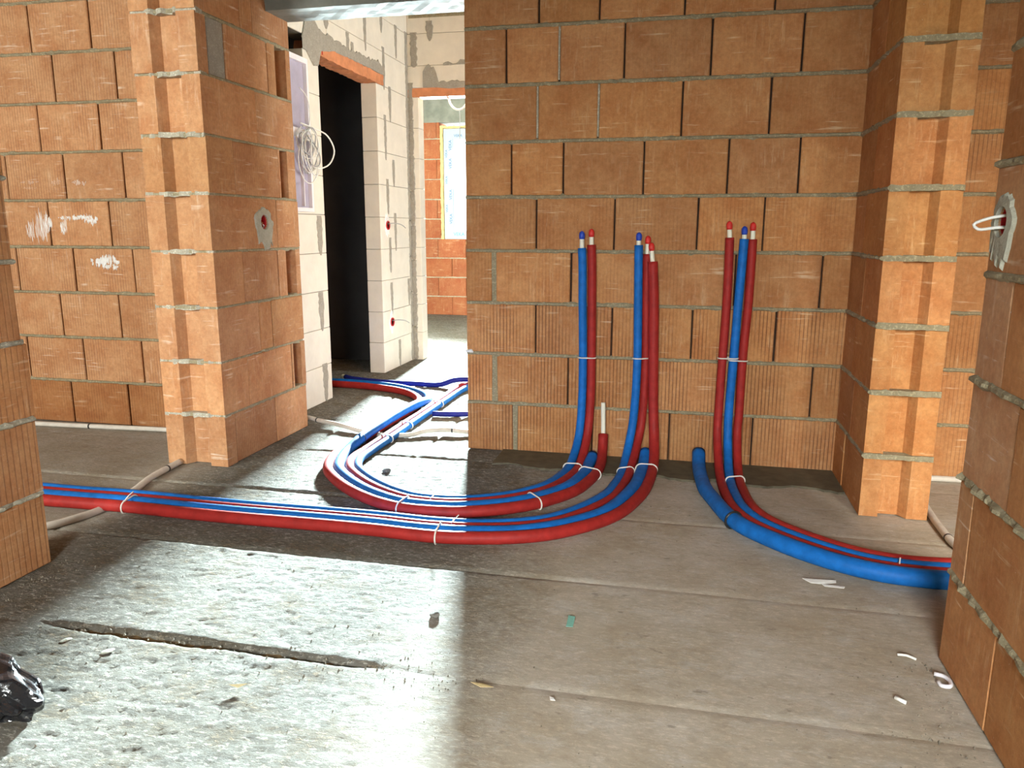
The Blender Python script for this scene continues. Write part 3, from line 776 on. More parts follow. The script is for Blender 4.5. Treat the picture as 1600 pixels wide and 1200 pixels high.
mesh_obj('lintel', *box_geo(0.0, 2.05, -0.003, AT + .003, zl, zl + 0.068), 'lintel', wall_end)
edge_smear(wall_end, [(0.13, 2.205, 2.33), (0.16, 2.205, 2.38), (0.22, 2.205, 2.36), (0.26, 2.20, 2.25), (0.35, 2.19, 2.25), (0.5, 2.195, 2.25), (0.7, 2.2, 2.24)], seed=9, y=-0.003)
smear_strip(wall_end, 0.055, 2.36, 2.62, 0.06, seed=31, taper=False)
smear_strip(wall_end, 0.19, 2.55, 2.70, 0.06, seed=32)
edge_smear(wall_end, [(0.30, 2.365, 2.385), (0.36, 2.365, 2.395), (0.40, 2.368, 2.38), (0.44, 2.368, 2.40), (0.7, 2.37, 2.40)], seed=12)
for i in range(8): smear_strip(wall_end, 0.02, i * 0.28, i * 0.28 + 0.285, 0.045, seed=80 + i, taper=False)
mesh_obj('top_mortar', *box_geo(0.02, 2.2, -0.006, 0.05, 2.725, CEIL), 'mortar', wall_end)

# ---- dark room behind the hallway doorway
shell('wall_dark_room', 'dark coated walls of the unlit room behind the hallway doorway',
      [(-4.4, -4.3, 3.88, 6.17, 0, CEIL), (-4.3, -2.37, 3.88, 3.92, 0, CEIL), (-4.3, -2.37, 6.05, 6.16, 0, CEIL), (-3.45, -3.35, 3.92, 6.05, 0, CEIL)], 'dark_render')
shell('wall_far_side', 'plain side wall of the far room', [(-4.4, -4.3, 6.17, 9.6, 0, CEIL), (-4.3, -2.37, 6.17, 6.29, 0, CEIL)], 'plaster_dim')

# ---- far room: red block wall with the window
FWX0, FWX1 = -4.3, 3.05
WX0, WX1, WZ0, WZ1 = -3.085, -2.13, 0.905, 2.36
wall_far = wall_root('wall_far', 'red clay block wall of the far room around the window', (FWX0, 9.59, 0), 0, WX0 - FWX0, 0.30, 2.45)
mesh_obj('core', *box_geo(WX1 - FWX0, FWX1 - FWX0, .016, .284, 0, 2.45), 'joint_dark', wall_far)
mesh_obj('core', *box_geo(WX0 - FWX0 - .02, WX1 - FWX0 + .02, .016, .284, 0, WZ0 - .012), 'joint_dark', wall_far)
for k in range(10):
    z0, z1 = k * 0.2455, (k + 1) * 0.2455
    o0 = 0.05 if k % 2 else 0.235
    js = [o0 + 0.373 * i for i in range(0, 20)]
    xs = [0] + [j for j in js if 0.05 < j < FWX1 - FWX0 - 0.05] + [FWX1 - FWX0]
    for a, b in zip(xs[:-1], xs[1:]):
        la, lb = a, b
        if z1 > WZ0 + 0.08:
            w0, w1 = WX0 - FWX0, WX1 - FWX0
            if la < w0 < lb: lb = w0
            elif la < w1 < lb: la = w1
            elif la >= w0 and lb <= w1: continue
        if a > 3.0 and k > 0: pass
        zt = z1 - 0.010
        if k == 3: pass
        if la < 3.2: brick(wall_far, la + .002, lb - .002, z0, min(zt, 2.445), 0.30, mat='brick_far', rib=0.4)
    if k: mortar_bed(wall_far, 0.001, (WX0 - FWX0) if z0 > WZ0 else 3.2, z0 - 0.005, 0.3, 0.011, 0.003, mat='mortar_pale', seed=200 + k)
mesh_obj('core', *box_geo(3.2, FWX1 - FWX0, 0.0, .3, 0, 2.45), 'brick_far', wall_far)
mesh_obj('ring_beam', *box_geo(0.0, FWX1 - FWX0, -0.004, 0.30, 2.40, CEIL), 'beam', wall_far)

win = empty('window_1', (WX0, 9.63, WZ0)); tag(win, 'white framed far window still in its blue printed film', 'window', kind='structure')
ww, wh = WX1 - WX0, WZ1 - WZ0
def foam_edge(name, x0, x1, z0, z1, seed):
    o = rough_box(name, x0, x1, -0.035, 0.05, z0, z1, 'foam', 0.03, 0.005, seed); o.parent = win; return o
foam_edge('foam_seal', 0.0, 0.035, 0.0, wh, 1); foam_edge('foam_seal', ww - 0.035, ww, 0.0, wh, 2)
foam_edge('foam_seal', 0.035, ww - 0.035, 0.0, 0.035, 3); foam_edge('foam_seal', 0.035, ww - 0.035, wh - 0.03, wh, 4)
def frame_ring(name, x0, x1, z0, z1, w, y0, y1, mat):
    parts = [box_geo(x0, x0 + w, y0, y1, z0, z1), box_geo(x1 - w, x1, y0, y1, z0, z1), box_geo(x0 + w, x1 - w, y0, y1, z0, z0 + w), box_geo(x0 + w, x1 - w, y0, y1, z1 - w, z1)]
    return mesh_obj(name, *join_geo(parts), mat, win)
frame_ring('frame', 0.04, ww - 0.04, 0.04, wh - 0.035, 0.065, -0.012, 0.06, 'frame_white')
sash = frame_ring('sash', 0.10, ww - 0.10, 0.10, wh - 0.095, 0.062, -0.028, 0.05, 'frame_white')
mesh_obj('pane', *box_geo(0.16, ww - 0.16, 0.012, 0.018, 0.16, wh - 0.155), 'glass', win)
frame_ring('bead', 0.158, ww - 0.158, 0.158, wh - 0.153, 0.012, -0.01, 0.03, 'frame_white')
def text_mesh(body, size, mat, parent, loc, rot):
    cu = bpy.data.curves.new('print', 'FONT'); cu.body = body; cu.size = size; cu.extrude = 0.0004; cu.align_x = 'CENTER'; cu.align_y = 'CENTER'
    t = bpy.data.objects.new('print', cu); COL.objects.link(t)
    bpy.context.view_layer.update()
    me = bpy.data.meshes.new_from_object(t.evaluated_get(bpy.context.evaluated_depsgraph_get()))
    COL.objects.unlink(t); bpy.data.objects.remove(t); bpy.data.curves.remove(cu)
    me.materials.clear(); me.materials.append(M[mat])
    o = bpy.data.objects.new('print', me); COL.objects.link(o); o.parent = parent; o.location = loc; o.rotation_euler = rot
    return o
for z in (0.32, 0.62, 1.0, 1.22):
    text_mesh('VEKA', 0.052, 'print_blue', win, (0.132, -0.0295, z), (PI / 2, -PI / 2, 0))
for z in (0.45, 0.80, 1.12):
    text_mesh('VEKA', 0.040, 'print_blue', win, (0.074, -0.0135, z), (PI / 2, -PI / 2, 0))
text_mesh('VEKA', 0.06, 'print_cyan', win, (0.235, -0.0295, 0.128), (PI / 2, 0, 0))
text_mesh('VEKA', 0.045, 'print_blue', win, (0.235, -0.0295, wh - 0.122), (PI / 2, 0, 0))

# small unseen windows that let daylight into the other rooms
def side_window(name, label, loc, rotz, w, h):
    e = empty(name, loc, rotz); tag(e, label, 'window', kind='structure')
    for nm, b in (('frame', 0.06),):
        parts = [box_geo(0, b, 0, .07, 0, h), box_geo(w - b, w, 0, .07, 0, h), box_geo(b, w - b, 0, .07, 0, b), box_geo(b, w - b, 0, .07, h - b, h)]
        mesh_obj('frame', *join_geo(parts), 'frame_white', e)
    mesh_obj('pane', *box_geo(b, w - b, .03, .036, b, h - b), 'glass', e)
side_window('window_2', 'white framed window in the right-hand room, outside the view', (1.0, -0.95, 0.95), 0, 1.0, 1.2)
side_window('window_3', 'white framed window in the left-hand room, outside the view', (-4.2, -0.95, 0.95), 0, 1.3, 1.2)
side_window('window_5', 'unseen white framed window added at the hallway end for its light, hidden by the pipe wall', (3.2, 5.55, 0.95), -PI / 2, 1.2, 1.2)
side_window('window_4', 'unseen white framed window added behind the viewer for its light', (-0.65, -2.5, 1.0), 0, 1.3, 1.15)

# ---- bitumen strip under the centre wall
r = random.Random(5); V = []; Fc = []; n = 60
for i in range(n + 1):
    x = -0.86 + (0.695 + 0.86) * i / n
    yf = 3.40 + 0.02 * math.sin(i * 0.5) + r.uniform(-.008, .008) - 0.045 * (i / n)
    z = 0.012
    V += [(x, 3.66, z), (x, yf, z - 0.002), (x, yf, -0.004)]
for i in range(n):
    p = i * 3; Fc += [(p, p + 1, p + 4, p + 3), (p + 1, p + 2, p + 5, p + 4)]
tag(mesh_obj('membrane_strip', V, Fc, 'membrane'), 'dark bitumen membrane strip lying along the foot of the pipe wall', 'membrane')

# ================================================================== PIPES
def smooth_path(pts, step=0.02):
    P = [Vector(p) for p in pts]; P = [P[0] * 2 - P[1]] + P + [P[-1] * 2 - P[-2]]
    out = []
    for i in range(1, len(P) - 2):
        p0, p1, p2, p3 = P[i - 1:i + 3]
        d = [max(1e-4, (b - a).length ** 0.5) for a, b in ((p0, p1), (p1, p2), (p2, p3))]
        m1 = ((p1 - p0) / d[0] - (p2 - p0) / (d[0] + d[1]) + (p2 - p1) / d[1]) * d[1]
        m2 = ((p2 - p1) / d[1] - (p3 - p1) / (d[1] + d[2]) + (p3 - p2) / d[2]) * d[1]
        n = max(2, int((p2 - p1).length / step))
        for j in range(n):
            t = j / n; t2, t3 = t * t, t * t * t
            out.append(p1 * (2 * t3 - 3 * t2 + 1) + m1 * (t3 - 2 * t2 + t) + p2 * (-2 * t3 + 3 * t2) + m2 * (t3 - t2))
    out.append(P[-2]); return out
def tube_geo(path, rad, seg=14, wob=0.0, seed=0, caps=True):
    V = []; Fc = []; r = random.Random(seed)
    t = (path[1] - path[0]).normalized()
    u = t.orthogonal().normalized()
    w = 0.0
    for i, p in enumerate(path):
        a = path[max(0, i - 1)]; b = path[min(len(path) - 1, i + 1)]
        tn = (b - a).normalized()
        q = t.rotation_difference(tn); u = (q @ u); u = (u - tn * u.dot(tn)).normalized(); t = tn
        vv = t.cross(u)
        w = 0.8 * w + 0.2 * r.uniform(-1, 1)
        rr = (rad(i / (len(path) - 1)) if callable(rad) else rad) * (1 + wob * w)
        for k in range(seg):
            an = 2 * PI * k / seg
            V.append(p + (u * math.cos(an) + vv * math.sin(an)) * rr)
    n = len(path)
    for i in range(n - 1):
        for k in range(seg):
            a = i * seg + k; b = i * seg + (k + 1) % seg
            Fc.append((a, b, b + seg, a + seg))
    if caps:
        Fc.append(tuple(range(seg - 1, -1, -1))); Fc.append(tuple((n - 1) * seg + k for k in range(seg)))
    return V, Fc
def tube(name, pts, rad, mat, parent=None, step=0.02, seg=14, wob=0.0, seed=0, smooth=True):
    path = smooth_path(pts, step)
    v, f = tube_geo(path, rad, seg, wob, seed)
    o = mesh_obj(name, v, f, mat, parent, smooth=smooth)
    return o
def offset(path, d):
    """path shifted sideways in plan (positive = to the left of travel)"""
    out = []
    for i, p in enumerate(path):
        a = path[max(0, i - 2)]; b = path[min(len(path) - 1, i + 2)]
        t = Vector((b.x - a.x, b.y - a.y, 0)).normalized()
        out.append(p + Vector((-t.y, t.x, 0)) * d)
    return out
def insulated_pipe(label, color, pts, rad, tip=None, cap=None, group=None, sleeve_seg=16):
    """tip: list of points of the bare white pipe leaving the sleeve; cap: colour of the taped end"""
    root = empty('insulated_pipe', pts[0]); off = Vector(pts[0])
    tag(root, label, 'pipe', group)
    P = [Vector(p) - off for p in pts]
    tube('sleeve', P, rad, 'sleeve_' + color, root, wob=0.03, seed=len(label), seg=sleeve_seg)
    if tip:
        a, b = Vector(tip[0]) - off, Vector(tip[1]) - off
        d = (b - a).normalized()
        o = tube('pipe_end', [a - d * 0.03, a, b], 0.0108, 'pipe_white', root, seg=12)
        o['label'] = 'bare white pipe end'
        if cap:
            n = 6; ring = []
            c = mesh_obj('end_cap', *tube_geo([b - d * 0.020, b - d * 0.010, b, b + d * 0.010, b + d * 0.017], lambda t: (0.0118, 0.0138, 0.014, 0.0115, 0.004)[round(t * 4)], 12, 0.05, 3), 'tape_' + cap, root, smooth=True)
            c['label'] = cap + ' taped cap'
    return root

RF, RB, RT = 0.025, 0.026, 0.0195      # radii: front red, fat blue, thin risers
# ---- bundle B (long run to the left room)
BR = [(-2.75, 2.46, .025), (-2.45, 2.461, .025), (-2.114, 2.470, .025), (-1.808, 2.460, .025), (-1.564, 2.460, .025), (-1.311, 2.466, .025), (-1.081, 2.466, .025), (-0.826, 2.457, .025), (-0.65, 2.484, .025),
      (-0.498, 2.537, .025), (-0.393, 2.606, .025), (-0.237, 2.784, .025), (-0.15, 3.025, .025), (-0.115, 3.26, .03), (-0.106, 3.44, .065), (-0.112, 3.535, .15)]
BRV = [(-0.121, 3.56, .274), (-0.130, 3.565, .516), (-0.139, 3.57, .781), (-0.151, 3.575, .957)]
bref = smooth_path(BR[:13], 0.03)
insulated_pipe('front red insulated pipe sweeping left across the floor, rising as right-hand pipe of middle group', 'red', BR + BRV, 0.0235, tip=[(-0.151, 3.575, .957), (-0.158, 3.575, 1.025)], cap='red')
def pick(path, n=14):
    return [tuple(path[int(i * (len(path) - 1) / (n - 1))]) for i in range(n)]
fatB = pick(offset(bref, 0.049), 16)[:-1] + [(-0.178, 3.14, .028), (-0.160, 3.29, .034), (-0.15, 3.42, .05), (-0.147, 3.505, .085)]
insulated_pipe('thick blue insulated pipe of the long floor run, cut off below the middle riser group', 'blue', fatB, RB)
redB = pick(offset(bref, 0.095), 16)[:-2] + [(-0.262, 2.99, .02), (-0.232, 3.13, .02), (-0.212, 3.30, .024), (-0.20, 3.45, .055), (-0.186, 3.55, .12), (-0.175, 3.585, .20), (-0.168, 3.59, .329), (-0.167, 3.595, .512), (-0.169, 3.597, .602), (-0.176, 3.60, .866), (-0.177, 3.60, .99)]
insulated_pipe('red insulated pipe between the blue riser and front red riser of the middle group', 'red', redB, RT, tip=[(-0.177, 3.60, .99), (-0.176, 3.60, 1.055)], cap='red')
bluB = pick(offset(bref, 0.133), 16)[:-2] + [(-0.292, 3.03, .02), (-0.262, 3.18, .02), (-0.245, 3.33, .024), (-0.236, 3.46, .055), (-0.226, 3.54, .12), (-0.215, 3.565, .20), (-0.207, 3.57, .327), (-0.204, 3.575, .51), (-0.210, 3.58, .778), (-0.216, 3.58, 1.03)]
insulated_pipe('blue insulated pipe standing as left-hand riser of the middle group', 'blue', bluB, RT, tip=[(-0.216, 3.58, 1.03), (-0.216, 3.58, 1.07)], cap='blue')

# ---- bundle A (loop that swings into the hallway)
AR = [(-0.352, 3.565, .14), (-0.350, 3.53, .075), (-0.347, 3.44, .035), (-0.352, 3.33, .026), (-0.372, 3.20, .025), (-0.418, 3.045, .025), (-0.537, 2.875, .025), (-0.648, 2.785, .025), (-0.786, 2.718, .025), (-0.92, 2.693, .025), (-1.058, 2.700, .025),
      (-1.198, 2.758, .025), (-1.347, 2.862, .025), (-1.480, 2.994, .025), (-1.552, 3.092, .025), (-1.605, 3.23, .025), (-1.625, 3.36, .025)]
aref = smooth_path(AR[3:], 0.03)
arT = [(-1.612, 3.55, .024), (-1.605, 3.8, .024), (-1.600, 4.1, .024), (-1.597, 4.36, .024), (-1.622, 4.54, .024), (-1.68, 4.645, .024), (-1.774, 4.75, .024), (-1.89, 4.825, .024), (-2.05, 4.88, .024), (-2.212, 4.915, .024), (-2.55, 4.93, .024)]
insulated_pipe('red insulated pipe on the outside of the looping bundle, with long bare white tip', 'red', AR + arT, 0.0235, tip=[(-0.352, 3.565, .14), (-0.357, 3.575, .292)])
fatA = [(-0.392, 3.50, .05), (-0.40, 3.42, .034), (-0.402, 3.33, .027)] + pick(offset(aref, -0.049), 18)[2:-1] + [(-1.578, 3.36, .034), (-1.573, 3.46, .052), (-1.570, 3.6, .064), (-1.570, 3.88, .066), (-1.562, 4.16, .064), (-1.552, 4.36, .056), (-1.560, 4.52, .036), (-1.60, 4.64, .026), (-1.672, 4.735, .026), (-1.775, 4.82, .026), (-1.90, 4.895, .026), (-2.07, 4.945, .026), (-2.24, 4.975, .026), (-2.55, 4.99, .026)]
insulated_pipe('thick blue insulated pipe of the looping bundle, turning into the dark doorway', 'blue', fatA, RB)
redA = [(-0.433, 3.60, 1.03), (-0.429, 3.60, .95), (-0.425, 3.60, .773), (-0.421, 3.60, .502), (-0.420, 3.595, .316), (-0.424, 3.58, .19), (-0.430, 3.55, .11), (-0.438, 3.47, .05), (-0.446, 3.36, .022)] + pick(offset(aref, -0.097), 18)[3:-1] + [(-1.526, 3.42, .019), (-1.522, 3.7, .019), (-1.520, 4.0, .019), (-1.515, 4.3, .019), (-1.512, 4.6, .019), (-1.505, 5.05, .019), (-1.42, 5.4, .019), (-1.2, 5.62, .019)]
insulated_pipe('red insulated pipe standing as right-hand riser of the left group', 'red', redA, 0.0205, tip=[(-0.433, 3.60, 1.03), (-0.434, 3.60, 1.085)], cap='red')
bluA = [(-0.475, 3.585, 1.015), (-0.471, 3.585, .95), (-0.467, 3.585, .772), (-0.460, 3.585, .50), (-0.459, 3.58, .314), (-0.463, 3.57, .19), (-0.470, 3.54, .11), (-0.480, 3.46, .05), (-0.49, 3.36, .022)] + pick(offset(aref, -0.136), 18)[3:-1] + [(-1.486, 3.42, .019), (-1.480, 3.7, .019), (-1.478, 4.0, .019), (-1.474, 4.3, .019), (-1.470, 4.6, .019), (-1.455, 5.0, .019), (-1.37, 5.33, .019), (-1.15, 5.54, .019)]
insulated_pipe('blue insulated pipe standing as left-hand riser of the left group', 'blue', bluA, RT, tip=[(-0.475, 3.585, 1.015), (-0.476, 3.585, 1.075)], cap='blue')

# ---- bundle C (into the right-hand room)
CF = [(0.094, 3.555, .085), (0.096, 3.47, .045), (0.104, 3.34, .032), (0.120, 3.18, .031), (0.150, 3.055, .031), (0.193, 2.90, .031), (0.245, 2.79, .031), (0.344, 2.675, .031), (0.456, 2.578, .031), (0.564, 2.512, .031), (0.671, 2.476, .031), (0.816, 2.468, .031), (1.1, 2.50, .031), (1.5, 2.52, .031)]
insulated_pipe('thickest blue insulated pipe, curving right past the pier into the next room', 'blue', CF, 0.030)
cref = smooth_path(CF[4:], 0.03)
for (lab, colr, d, trans, rise, tip) in (
    ('left-hand red riser of the right group', 'red', 0.051, [(0.202, 3.17, .02), (0.190, 3.32, .021), (0.184, 3.43, .045), (0.178, 3.53, .11)], [(0.174, 3.575, .19), (0.175, 3.585, .285), (0.179, 3.59, .525), (0.184, 3.595, .787), (0.182, 3.60, 1.027), (0.181, 3.60, 1.065)], [(0.181, 3.60, 1.065), (0.177, 3.60, 1.12)]),
    ('middle blue riser of the right group', 'blue', 0.090, [(0.238, 3.20, .02), (0.230, 3.34, .021), (0.226, 3.44, .045), (0.223, 3.53, .11)], [(0.220, 3.565, .19), (0.220, 3.575, .288), (0.227, 3.58, .527), (0.234, 3.585, .788), (0.242, 3.59, 1.027), (0.243, 3.59, 1.06)], [(0.243, 3.59, 1.06), (0.242, 3.59, 1.098)]),
    ('right-hand red riser of the right group', 'red', 0.129, [(0.277, 3.22, .02), (0.270, 3.36, .021), (0.267, 3.46, .045), (0.265, 3.54, .11)], [(0.263, 3.585, .19), (0.266, 3.59, .26), (0.268, 3.595, .528), (0.278, 3.60, .789), (0.280, 3.605, 1.028), (0.280, 3.605, 1.058)], [(0.280, 3.605, 1.058), (0.278, 3.605, 1.115)])):
    run = pick(offset(cref, d), 14)[1:]
    insulated_pipe(colr + ' insulated pipe standing as ' + lab.split(' ', 2)[0] + ' ' + lab.split(' ', 2)[1] + ' ' + lab.split(' ', 2)[2] if False else 'insulated pipe, ' + lab, colr, rise[::-1] + trans[::-1] + run, RT, tip=tip, cap=colr)

# ---- pipes crossing the hallway floor
insulated_pipe('navy pipe crossing the hallway floor straight out of the dark doorway', 'navy', [(-2.44, 5.215, .019), (-2.36, 5.16, .019), (-2.128, 5.10, .019), (-1.837, 5.085, .019), (-1.66, 5.085, .022), (-1.56, 5.10, .055), (-1.46, 5.12, .062), (-1.2, 5.14, .05), (-0.8, 5.15, .019)], 0.018, tip=None)
mesh_obj('pipe_end', *tube_geo([Vector((-0.001, 0, 0)), Vector((-0.03, 0.02, 0.0))], 0.016, 12), 'pipe_white', [o for o in COL.objects if o.name.startswith('insulated_pipe')][-1])
insulated_pipe('navy pipe leaving the looping bundle towards the corner of the wall', 'navy', [(-1.44, 4.255, .018), (-1.31, 4.27, .018), (-1.2, 4.31, .018), (-0.8, 4.45, .018)], 0.016)

# ---- pale electrical conduits
def conduit(label, pts, rad, ties):
    root = empty('conduit', pts[0]); tag(root, label, 'conduit')
    off = Vector(pts[0]); path = smooth_path([Vector(p) - off for p in pts], 0.02)
    v, f = tube_geo(path, rad, 12, 0.06, len(label)); mesh_obj('tube', v, f, 'conduit', root, smooth=True)
    for t in ties:
        i = int(t * (len(path) - 1)); i = min(max(i, 1), len(path) - 2)
        d = (path[i + 1] - path[i]).normalized()
        o = mesh_obj('band', *tube_geo([path[i] - d * .004, path[i] + d * .004], rad * 1.12, 12), 'tie_black', root); o['label'] = 'black band'
conduit('pale conduit snaking across the hallway floor under the looping bundle', [(-2.242, 4.02, .018), (-2.092, 3.954, .03), (-1.993, 3.90, .03), (-1.872, 3.862, .026), (-1.717, 3.80, .016), (-1.637, 3.77, .013), (-1.528, 3.755, .013), (-1.411, 3.778, .014), (-1.345, 3.848, .022), (-1.224, 3.885, .026), (-1.124, 3.89, .02), (-0.8, 3.93, .013)], 0.0125, [.17, .85 * .86])
conduit('pale conduit along the foot of the lime-splashed wall', [(-4.2, 3.50, .014), (-3.511, 3.535, .014), (-3.216, 3.55, .014), (-2.684, 3.585, .014), (-2.38, 3.60, .014)], 0.0135, [.55])
conduit('pale conduit running under the long pipe run from the grooved wall end', [(-2.30, 3.075, .016), (-2.291, 2.962, .016), (-2.276, 2.83, .016), (-2.245, 2.70, .012), (-2.22, 2.56, .010), (-2.215, 2.44, .010), (-2.225, 2.36, .014), (-2.27, 2.25, .016), (-2.42, 2.12, .016)], 0.0145, [.12])
conduit('pale conduit beyond the right-hand pier along the shaded wall', [(0.96, 3.60, .014), (1.2, 3.615, .014), (1.8, 3.62, .014)], 0.0135, [])
conduit('pale conduit on the floor just behind the near right wall', [(0.985, 3.30, .014), (0.975, 3.167, .014), (0.966, 2.998, .014), (0.97, 2.80, .014), (1.02, 2.66, .014)], 0.0135, [.66])

# ---- cable ties
def tie(label, centers, radii, direction, mat='tie_white', rad=0.0032, tail=None, group=None):
    """closed band round one or two pipes, in the plane across `direction`"""
    t = Vector(direction).normalized()
    C = [Vector(c) for c in centers]; c0 = sum(C, Vector()) / len(C)
    u = (C[-1] - C[0]); u = (u - t * u.dot(t))
    u = u.normalized() if u.length > 1e-5 else t.orthogonal().normalized()
    w = t.cross(u); pts = []
    n = 10
    ra, rb = radii[0] + rad * 0.6, radii[-1] + rad * 0.6
    for i in range(n + 1):
        a = PI / 2 + PI * i / n; pts.append(C[0] + (u * math.cos(a) + w * math.sin(a)) * ra)
    for i in range(n + 1):
        a = -PI / 2 + PI * i / n; pts.append(C[-1] + (u * math.cos(a) + w * math.sin(a)) * rb)
    pts.append(pts[0])
    root = empty('cable_tie', c0); tag(root, label, 'cable tie', group)
    P = [p - c0 for p in pts]
    mesh_obj('band', *tube_geo(P, rad, 6, 0, 0, False), mat, root, smooth=True)
    hp = P[0]
    q = t.to_track_quat('X', 'Z').to_matrix().to_4x4()
    o = mesh_obj('lock_head', *chamfer_box(0.008, 0.008, 0.006, 0.001), mat, root, hp); 
    if tail: mesh_obj('tail', *tube_geo(smooth_path([hp, hp + Vector(tail) * .5 + Vector((0, 0, .004)), hp + Vector(tail)], 0.01), rad * 0.7, 6), mat, root, smooth=True)
    return root
tie('white tie round the two risers of the left group, halfway up', [(-0.461, 3.582, .505), (-0.421, 3.598, .503)], (RT, .0205), (0, 0, 1))
tie('white tie round blue and red risers of the middle group, halfway up', [(-0.204, 3.575, .512), (-0.167, 3.595, .512)], (RT, RT), (0, 0, 1))
tie('white tie round left red and blue risers of the right group', [(0.179, 3.590, .525), (0.227, 3.58, .528)], (RT, RT), (0, 0, 1))
tie('white tie round blue and right red risers of the right group', [(0.2275, 3.578, .518), (0.268, 3.594, .515)], (RT, RT), (0, 0.05, 1))
def tie_at(label, ref, ctr, offs, radii, mat='tie_white', tail=None, lift=None):
    c = Vector(ctr); i = min(range(len(ref)), key=lambda k: (ref[k].xy - c.xy).length)
    i = min(max(i, 1), len(ref) - 2)
    t = (ref[i + 1] - ref[i - 1]).normalized(); nrm = Vector((-t.y, t.x, 0))
    cs = [ref[i] + nrm * o for o in offs]
    for q, (cc, rr) in enumerate(zip(cs, radii)): cc.z = rr
    return tie(label, cs, radii, t, mat, rad=0.005 if mat == 'tie_black' else 0.0032, tail=tail)
tie_at('white tie on the long floor run near the near left wall', bref, (-2.114, 2.47, 0), (0, .049), (.0235, RB), tail=(0.02, 0.03, 0.03))
tie_at('white tie on the front pipes of the long floor run, below the loop', bref, (-0.82, 2.46, 0), (0, .049), (.0235, RB), tail=(0.01, 0.03, 0.025))
tie_at('white tie on the rear pipes of the long floor run, below the loop', bref, (-0.78, 2.46, 0), (.095, .133), (RT, RT), tail=(0.02, 0.02, 0.025))
tie_at('white tie on the outer pipes at the bottom of the loop', aref, (-1.05, 2.70, 0), (0, -.049), (.0235, RB), tail=(0.02, 0.04, 0.02))
tie_at('white tie on the inner pipes at the bottom of the loop', aref, (-0.96, 2.70, 0), (-.097, -.136), (.0205, RT), tail=(0.02, 0.02, 0.02))
tie_at('white tie on the loop between its bottom and the left risers', aref, (-0.545, 2.87, 0), (0, -.049), (.0235, RB), tail=(-0.01, 0.02, 0.02))
tie_at('white tie round blue and red where the looping bundle leaves the wall', aref, (-0.352, 3.33, 0), (0, -.049), (.0235, RB))
tie('white tie at the foot of the left group risers', [(-0.446, 3.36, .026), (-0.49, 3.36, .026)], (.0205, RT), (0.05, 1, -0.1))
tie('white tie round red and thick blue at the foot of the middle group', [(-0.112, 3.36, .045), (-0.155, 3.36, .042)], (.0235, RB), (0.05, 1, 0.15))
tie('white tie at the foot of the two rear pipes of the middle group', [(-0.208, 3.36, .03), (-0.243, 3.35, .026)], (RT, RT), (0.05, 1, 0.1))
tie('white tie at the foot of the right group risers', [(0.230, 3.34, .022), (0.270, 3.36, .022)], (RT, RT), (0.0, 1, 0.05))
tie_at('black tie round the thickest blue pipe', cref, (0.215, 2.85, 0), (0,), (.030,), mat='tie_black', tail=(-0.035, -0.02, -0.015))
tie_at('white tie on the thick blue pipe by the near right wall', cref, (0.70, 2.475, 0), (0.051, 0.09), (RT, RT), tail=(0.0, 0.0, 0.03))
tie('black tie where the looping bundle begins its straight hallway run', [(-1.568, 3.5, .058)], (RB,), (0, 1, 0), 'tie_black', rad=.002)
for i, (yy, lab) in enumerate(((3.66, 'grey-white tie on the inner pipes of the hallway run, nearest the loop'), (3.95, 'grey-white tie on the inner pipes of the hallway run, halfway'), (4.50, 'grey-white tie on the inner pipes of the hallway run, farthest'))):
    tie(lab, [(-1.521 + .004 * i, yy, .019), (-1.480 + .004 * i, yy, .019)], (.0205, RT), (0.01, 1, 0))

